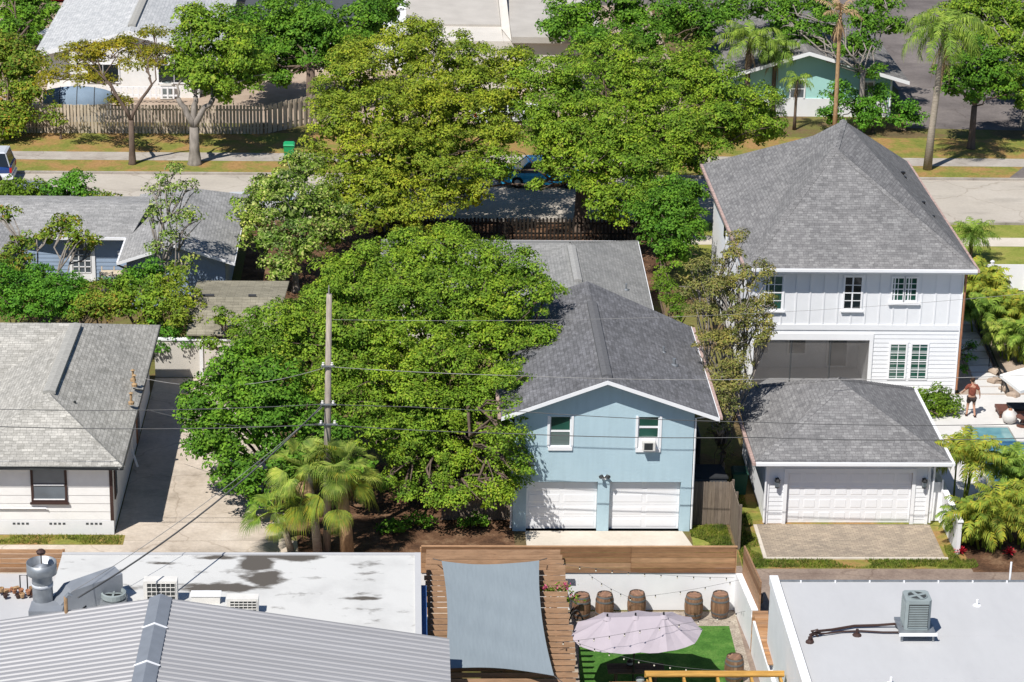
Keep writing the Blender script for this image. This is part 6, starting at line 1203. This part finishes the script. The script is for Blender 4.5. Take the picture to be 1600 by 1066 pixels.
# far street fence of vertical boards
def vfence(name, label, a, b, h, step, wd, mat, gap=.0):
    t = thing(name, label, 'fence', a); a = Vector(a); b = Vector(b); L = (b-a).length; u = (b-a)/L; n = int(L/step); m = MB(); qn = Vector((-u.y, u.x, 0))
    for i in range(n):
        c_ = a+u*(step*(i+.5)); hh = h+RNG.uniform(-.03, .03); k = (-.03 if i % 2 else .02); m.obox((c_.x+qn.x*k, c_.y+qn.y*k, hh/2), (wd, .025, hh), rz=math.atan2(u.y, u.x))
    m.build('boards', mat, t)
    for zz in (.35, h-.3): MB().beam(a+Vector((0, 0, zz))+qn*.06, b+Vector((0, 0, zz))+qn*.06, .04, .09).build('rail', mat, t)
    return t
vfence('wooden_fence', 'long pale wooden board fence with deep gaps along the far side of the street', (-22.9, 149.9, 0), (-8.3, 150.1, 0), 1.75, .20, .145, 'wood_pale')
vfence('wooden_fence', 'pale wooden fence return angling back from the corner towards the oaks', (-8.2, 150.1, 0), (-4.6, 153.4, 0), 1.75, .20, .145, 'wood_pale')
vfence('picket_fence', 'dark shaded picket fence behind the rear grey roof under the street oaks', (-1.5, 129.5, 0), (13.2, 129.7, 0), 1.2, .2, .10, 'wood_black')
tp = thing('tarp_covered_boat', 'long boat under a blue grey tarp behind the wooden street fence', 'boat', (-19.5, 152.8, 0)); m = MB(); prof = []
for i in range(13):
    s = i/12; wd = .75*math.sin(math.pi*min(1, .12+s*.88))**.6+.02; x = -21.6+4.1*s; hh = .85+.5*math.sin(math.pi*s)**.7; prof.append([(x, 152.8-wd, 1.15), (x, 152.8-wd*.9, 1.4), (x, 152.8-wd*.4, 1.15+hh*.6), (x, 152.8, 1.2+hh*.7), (x, 152.8+wd*.4, 1.15+hh*.6), (x, 152.8+wd, 1.15)])
m.add([p for r in prof for p in r], [(i*6+j, (i+1)*6+j, (i+1)*6+j+1, i*6+j+1) for i in range(12) for j in range(5)]); m.build('tarp', 'tarp_blue_grey', tp, True)
MB().add([p for r in prof for p in (r[0], (r[0][0], 152.8, .3), r[5])], [(i*3+j, (i+1)*3+j, (i+1)*3+j+1, i*3+j+1) for i in range(12) for j in range(2)]).build('hull', 'white_paint', tp)
for i in (3, 6, 9): MB().tube([(p[0], p[1]*1.0, p[2]+.02) for p in prof[i]], .025, 4).build('strap', 'dark_grey', tp)
MB().box(-21, -18, 152.5, 153.1, .0, .35).build('trailer', 'galv', tp)
ld = thing('white_rail', 'white slatted railing lying along the wall of the pale bungalow', 'railing', (-16, 157, 0)); m = MB(); m.box(-18.2, -13.8, 157.0, 157.06, .95, 1.05).box(-18.2, -13.8, 157.0, 157.06, .45, .55); [m.box(-18.2+.36*i, -18.1+.36*i, 156.98, 156.999, .3, 1.05) for i in range(13)]; m.build('slats', 'white_paint', ld)
q = P(259, 160); condenser('ground_condenser', 'cream air conditioning unit standing beside the pale bungalow behind the fence', q.x, q.y+1, 0.05, .85, .95, 'ac_white')

# ------------------------------------------------------------- cars
def car(name, label, loc, rz, paint, lower=None, L=4.6, W=1.85, Hh=1.45, suv=False, roof=None):
    t = thing(name, label, 'car', (0, 0, 0)); k = Hh/1.45; hl = L/2
    sh_ = Hh*.60; n = 14
    def sec(x): # half width and belt height along x
        e = abs(x)/hl; return W/2*(1-.10*e**4), sh_*(1-.07*max(0, x/hl)**2)
    if lower is None: lower = paint
    for nm, za_, zb_, mt_ in (('lower_body', .22*k, sh_*.62, lower), ('body', sh_*.62+.001, None, paint)):
        m = MB(); vs_ = []
        for i in range(n+1):
            x = -hl+L*i/n; w_, s_ = sec(x); zt_ = zb_ if zb_ else s_; vs_ += [(x, -w_*.97, za_), (x, -w_, (za_+zt_)/2), (x, -w_*.96, zt_), (x, w_*.96, zt_), (x, w_, (za_+zt_)/2), (x, w_*.97, za_)]
        m.add(vs_, [(i*6+j, (i+1)*6+j, (i+1)*6+(j+1) % 6, i*6+(j+1) % 6) for i in range(n) for j in range(6)]+[(0, 1, 2, 3, 4, 5), tuple(n*6+5-j for j in range(6))]); m.build(nm, mt_, t)
    x0, x1, x2, x3 = (-hl+.08, -hl+.30, .55, 1.25) if suv else (-hl+.75, -hl+1.45, .35, 1.15); zb_ = sh_-.02; zt_ = Hh; w0, w1 = W/2*.94, W/2*.78
    vs_ = [(x0, -w0, zb_), (x3, -w0, zb_), (x3, w0, zb_), (x0, w0, zb_), (x1, -w1, zt_), (x2, -w1, zt_), (x2, w1, zt_), (x1, w1, zt_)]
    MB().add(vs_, [(0, 1, 5, 4), (1, 2, 6, 5), (2, 3, 7, 6), (3, 0, 4, 7)]).build('windows', 'glass_car', t)
    MB().add([(x1-.03, -w1-.02, zt_), (x2+.03, -w1-.02, zt_), (x2+.03, w1+.02, zt_), (x1-.03, w1+.02, zt_), (x1+.1, -w1+.1, zt_+.06), (x2-.1, -w1+.1, zt_+.06), (x2-.1, w1-.1, zt_+.06), (x1+.1, w1-.1, zt_+.06)], [(0, 3, 2, 1), (4, 5, 6, 7), (0, 1, 5, 4), (1, 2, 6, 5), (2, 3, 7, 6), (3, 0, 4, 7)]).build('roof', roof or paint, t)
    for s in (-1, 1):
        m = MB()
        xm = (x1+x2)/2
        for a, b in ((vs_[0 if s < 0 else 3], vs_[4 if s < 0 else 7]), (vs_[1 if s < 0 else 2], vs_[5 if s < 0 else 6]), ((xm, s*w0, zb_), (xm, s*w1, zt_))): MB().beam(a, b, .06, .07).build('pillar', roof or paint, t)
        MB().box(-hl-.02, -hl+.10, s*W/2*.80-.13, s*W/2*.80+.13, sh_*.66, sh_*.92).build('tail_light', 'tail_red', t); MB().box(hl-.10, hl+.01, s*W/2*.72-.17, s*W/2*.72+.17, sh_*.62, sh_*.78).build('headlight', 'car_silver', t)
        for xx in (-hl+.85, hl-.85):
            wl_ = MB().tube([(xx, s*(W/2-.22), .33), (xx, s*(W/2+.005), .33)], .33, 16).build('wheel', 'tyre', t); MB().tube([(xx, s*(W/2-.02), .33), (xx, s*(W/2+.02), .33)], .19, 10).build('rim', 'car_silver', wl_)
    MB().box(-hl-.07, -hl+.05, -W/2*.9, W/2*.9, .32, .50).build('bumper', lower, t); MB().box(hl-.05, hl+.07, -W/2*.88, W/2*.88, .28, .50).build('bumper', lower, t)
    t.location = loc; t.rotation_euler = (0, 0, rz); return t
q = P(32, 268); car('parked_car', 'blue and white boxy utility vehicle parked at the left edge by the far kerb', (q.x-2.45, 140.0, 0), math.pi, 'car_blue', 'car_white', 4.7, 1.95, 1.75, True, 'car_silver')
q = P(72, 300); car('parked_car', 'dark grey car roof showing above the bushes on the near kerb at left', (-19.6, 134.2, 0), 0, 'car_grey')
q = P(830, 283); car('parked_car', 'bright blue car parked under the two street oaks in the middle', (q.x+.6, 140.0, 0), 0, 'car_cyan')
car('parked_car', 'white car in the sandy lot half hidden behind the green street oak', (P(795, 195).x, 153.5, 0), .2, 'car_white')
q = P(32, 68); car('parked_car', 'white car under the trees in the top left corner', (q.x, q.y, 0), .1, 'car_white')
q = P(85, 20); car('parked_car', 'red car just visible at the left end of the long grey roof', (q.x-.4, q.y+4, 0), .1, 'tail_red')
q = P(1536, 128); car('parked_car', 'blue and white car on the parking lot behind the small verge tree', (q.x+.4, q.y, 0), 1.2, 'car_blue')
q = P(1590, 150); car('parked_car', 'dark car at the right edge of the parking lot', (q.x+1.6, q.y, 0), .1, 'car_grey')
q = P(425, 292); car('parked_car', 'silver car on the near lane partly behind the pale tipped tree', (q.x+.2, 134.3, 0), 0, 'car_silver')

# ------------------------------------------------------------- pool terrace furniture
ug = thing('patio_umbrella', 'cream white square umbrella at the right photo edge above the pool terrace', 'umbrella', (27.6, 103.7, .12)); c1_ = [Vector((25.85, 103.9, 2.25)), Vector((27.6, 105.1, 2.25)), Vector((28.9, 103.4, 2.2)), Vector((26.35, 102.1, 2.2))]; tp_ = Vector((27.3, 103.6, 2.85)); m = MB()
for i in range(4): m.add([c1_[i], c1_[(i+1) % 4], tp_, c1_[i]-Vector((0, 0, .14)), c1_[(i+1) % 4]-Vector((0, 0, .14))], [(0, 1, 2), (0, 3, 4, 1)])
m.build('canopy', 'umbrella_white', ug); MB().tube([(27.3, 103.6, .12), (27.3, 103.6, 2.8)], .04, 8).build('pole', 'dark_grey', ug); MB().lathe((27.3, 103.6, .12), [(.45, 0), (.42, .08), (.06, .12)], 14).build('base', 'dark_grey', ug)
q = P(1578, 637, .5); lt = thing('lounge_daybed', 'low dark brown lounge platform beside the round white pot', 'daybed', (q.x+.4, q.y, .12)); MB().box(q.x-.55, q.x+1.6, q.y-.35, q.y+.55, .33, .46).build('platform', 'table_brown', lt)
for a in (-.5, 1.5):
    for b in (-.3, .45): MB().box(q.x+a, q.x+a+.08, q.y+b, q.y+b+.08, .12, .329).build('leg', 'table_brown', lt)
MB().box(q.x-.05, q.x+1.6, q.y-.28, q.y+.48, .461, .56).build('cushion', 'dark_cloth', lt)
q = P(1577, 661, .12); pt_ = thing('round_pot', 'round whitish pot standing on the pool terrace', 'pot', tuple(q)); MB().lathe(q, [(.14, 0), (.28, .10), (.34, .28), (.30, .46), (.16, .58), (.15, .62), (.12, .62), (.12, .5)], 18).build('vessel', 'pot_white', pt_, True); MB().lathe((q.x, q.y, q.z+.60), [(.10, 0), (.07, .06), (.02, .08)], 8).build('stopper', 'terracotta', pt_)
q = P(1597, 666, .12); ft = thing('footstool', 'small round brown side table at the right edge of the terrace', 'table', tuple(q)); MB().lathe(q, [(.25, 0), (.25, .04), (.04, .06), (.04, .4), (.3, .42), (.3, .46)], 16).build('top', 'table_brown', ft)
ret = thing('garden_edging', 'black metal garden edging running along the stepping slabs', 'edging', (27.2, 112, 0)); MB().prism([(27.02, 106.9), (27.10, 106.9), (28.0, 121), (27.92, 121)], 0, .35).build('strip', 'black_metal', ret)
for i, (px, py) in enumerate([(1545, 575), (1564, 615)]):
    q = P(px, py); t = thing('path_light', ('farther' if i == 0 else 'nearer')+' thin black path light beside the stepping slabs', 'lamp', tuple(q)); MB().tube([q, q+Vector((0, 0, .8))], .02, 6).build('stem', 'black_metal', t); MB().lathe(q+Vector((0, 0, .8)), [(.07, 0), (.05, .04), (.01, .06)], 8).build('shade', 'black_metal', t)
rk = thing('boulder_edging', 'pinkish rocks edging the planting bed right of the stepping slabs', 'rocks', (27.8, 107.5, 0))
for i, (px, py) in enumerate([(1556, 600), (1573, 612), (1584, 622), (1558, 586), (1592, 606)]):
    q = P(px, py); b = MB().ball((q.x, q.y, .12), (.3, .24, .2), 9, 6).build('rock', 'sand', rk)
    for v_ in b.data.vertices: v_.co *= 1+.15*math.sin(v_.co.x*9+i)*math.cos(v_.co.y*11)

# ------------------------------------------------------------- the person on the terrace
def skin(name, verts, edges, radii, mat, parent, root=0, sub=2):
    me = bpy.data.meshes.new(name); org = ORG[parent.name]; me.from_pydata([tuple(Vector(v)-org) for v in verts], edges, []); o = bpy.data.objects.new(name, me); COL.objects.link(o); o.parent = parent
    sk = o.modifiers.new('skin', 'SKIN'); sk.use_smooth_shade = True
    for i, r in enumerate(radii): me.skin_vertices[0].data[i].radius = r if isinstance(r, tuple) else (r, r); me.skin_vertices[0].data[i].use_root = (i == root)
    sb_ = o.modifiers.new('sub', 'SUBSURF'); sb_.levels = sb_.render_levels = sub; me.materials.append(MATS[mat]); ORG[o.name] = org; return o
pq = P(1516, 650, .12); pe_ = thing('person', 'person in a rust red shirt and dark shorts walking away across the pool terrace', 'person', tuple(pq)); B_ = Vector(pq)
def W_(x, y, z): return tuple(B_+Vector((x, y, z)))
# x right, y away from the camera; the figure faces away and slightly left, weight on the near leg
J = dict(pelvis=(0, 0, .93), spine=(0, .01, 1.12), chest=(0, .02, 1.32), neck=(0, .03, 1.47), head0=(0, .04, 1.56), head1=(-.01, .05, 1.66), head2=(-.01, .05, 1.72),
  hl=(-.10, 0, .88), kl=(-.13, .08, .48), al=(-.16, .00, .09), tl=(-.17, .12, .03), hr=(.10, 0, .88), kr=(.13, .02, .47), ar=(.16, -.14, .08), tr=(.19, -.02, .03),
  sl=(-.18, .02, 1.41), el=(-.33, .06, 1.17), wl=(-.36, .22, 1.02), pl=(-.365, .27, .99), sr=(.18, .02, 1.41), er=(.31, -.03, 1.16), wr=(.36, .04, .93), pr=(.365, .06, .87))
names = list(J); idx = {k: i for i, k in enumerate(names)}
E_ = [('pelvis', 'spine'), ('spine', 'chest'), ('chest', 'neck'), ('neck', 'head0'), ('head0', 'head1'), ('head1', 'head2'), ('pelvis', 'hl'), ('hl', 'kl'), ('kl', 'al'), ('al', 'tl'), ('pelvis', 'hr'), ('hr', 'kr'), ('kr', 'ar'), ('ar', 'tr'), ('chest', 'sl'), ('sl', 'el'), ('el', 'wl'), ('wl', 'pl'), ('chest', 'sr'), ('sr', 'er'), ('er', 'wr'), ('wr', 'pr')]
Rr = dict(pelvis=(.15, .11), spine=(.135, .10), chest=(.16, .11), neck=.058, head0=.075, head1=(.088, .10), head2=.062, hl=.095, kl=.062, al=.042, tl=.032, hr=.095, kr=.062, ar=.042, tr=.032, sl=.062, el=.043, wl=.029, pl=(.036, .02), sr=.062, er=.043, wr=.029, pr=(.036, .02))
vv = [W_(*J[k]) for k in names]; ee = [(idx[a], idx[b]) for a, b in E_]; rr2 = [Rr[k] for k in names]
for s in ('l', 'r'):  # five fingers rooted in each palm
    p0 = Vector(J['p'+s]); sx = -1 if s == 'l' else 1; fwd = (p0-Vector(J['w'+s])).normalized(); side = Vector((0, 1, 0)) if s == 'r' else Vector((1, 0, 0))
    for k, (o_, l_) in enumerate(((-.030, .066), (-.010, .078), (.010, .073), (.028, .056))):
        a = p0+side*o_*.9+fwd*.02; b = a+fwd*l_*.55+Vector((0, .006, -.012)); c_ = b+fwd*l_*.35+Vector((-sx*.006, .01, -.018)); n0 = len(vv); vv += [W_(*a), W_(*b), W_(*c_)]; ee += [(idx['p'+s], n0), (n0, n0+1), (n0+1, n0+2)]; rr2 += [.011, .009, .007]
    a = p0-fwd*.015+side*(-.04); b = a+fwd*.03+side*(-.018); n0 = len(vv); vv += [W_(*a), W_(*b)]; ee += [(idx['p'+s], n0), (n0, n0+1)]; rr2 += [.012, .009]
skin('body', vv, ee, rr2, 'skin', pe_)
sv = ['pelvis', 'spine', 'chest', 'sl', 'el', 'sr', 'er']; si = {k: i for i, k in enumerate(sv)}
sp = [W_(0, 0, .90), W_(*J['spine']), W_(0, .02, 1.36), W_(*J['sl']), W_(-.30, .05, 1.22), W_(*J['sr']), W_(.29, -.02, 1.21), W_(0, .03, 1.43)]
skin('shirt', sp, [(0, 1), (1, 2), (2, 3), (3, 4), (2, 5), (5, 6), (2, 7)], [(.19, .135), (.175, .13), (.185, .13), .085, .078, .085, .078, .075], 'shirt_rust', pe_)
skin('shorts', [W_(0, 0, .90), W_(-.105, 0, .82), W_(-.125, .05, .60), W_(.105, 0, .82), W_(.125, .02, .60)], [(0, 1), (1, 2), (0, 3), (3, 4)], [(.165, .125), .12, .105, .12, .105], 'shorts_dark', pe_)
hh_ = B_+Vector((-.01, .03, 1.69)); m = MB().ball(hh_+Vector((0, -.01, .01)), (.098, .112, .112), 14, 9); m.build('hair', 'hair_brown', pe_, True)
fc = B_+Vector((-.01, .14, 1.65))
for k in (-1, 1): MB().ball(fc+Vector((k*.032, .0, .02)), (.012, .008, .009), 6, 5).build('eye', 'white_paint', pe_); MB().ball(B_+Vector((-.01+k*.088, .045, 1.63)), (.014, .022, .03), 7, 5).build('ear', 'skin', pe_); MB().box(*[c for a in ((B_.x+(-.17 if k < 0 else .185)-.05, B_.x+(-.17 if k < 0 else .185)+.05), (B_.y+(-.06 if k < 0 else -.2), B_.y+(.2 if k < 0 else .06)), (B_.z-.005, B_.z+.03)) for c in a]).build('sandal', 'brown_trim', pe_)
MB().ball(fc+Vector((0, .012, -.005)), (.012, .016, .02), 6, 5).build('nose', 'skin', pe_); MB().ball(fc+Vector((0, 0, -.045)), (.024, .008, .007), 6, 4).build('mouth', 'shirt_rust', pe_)
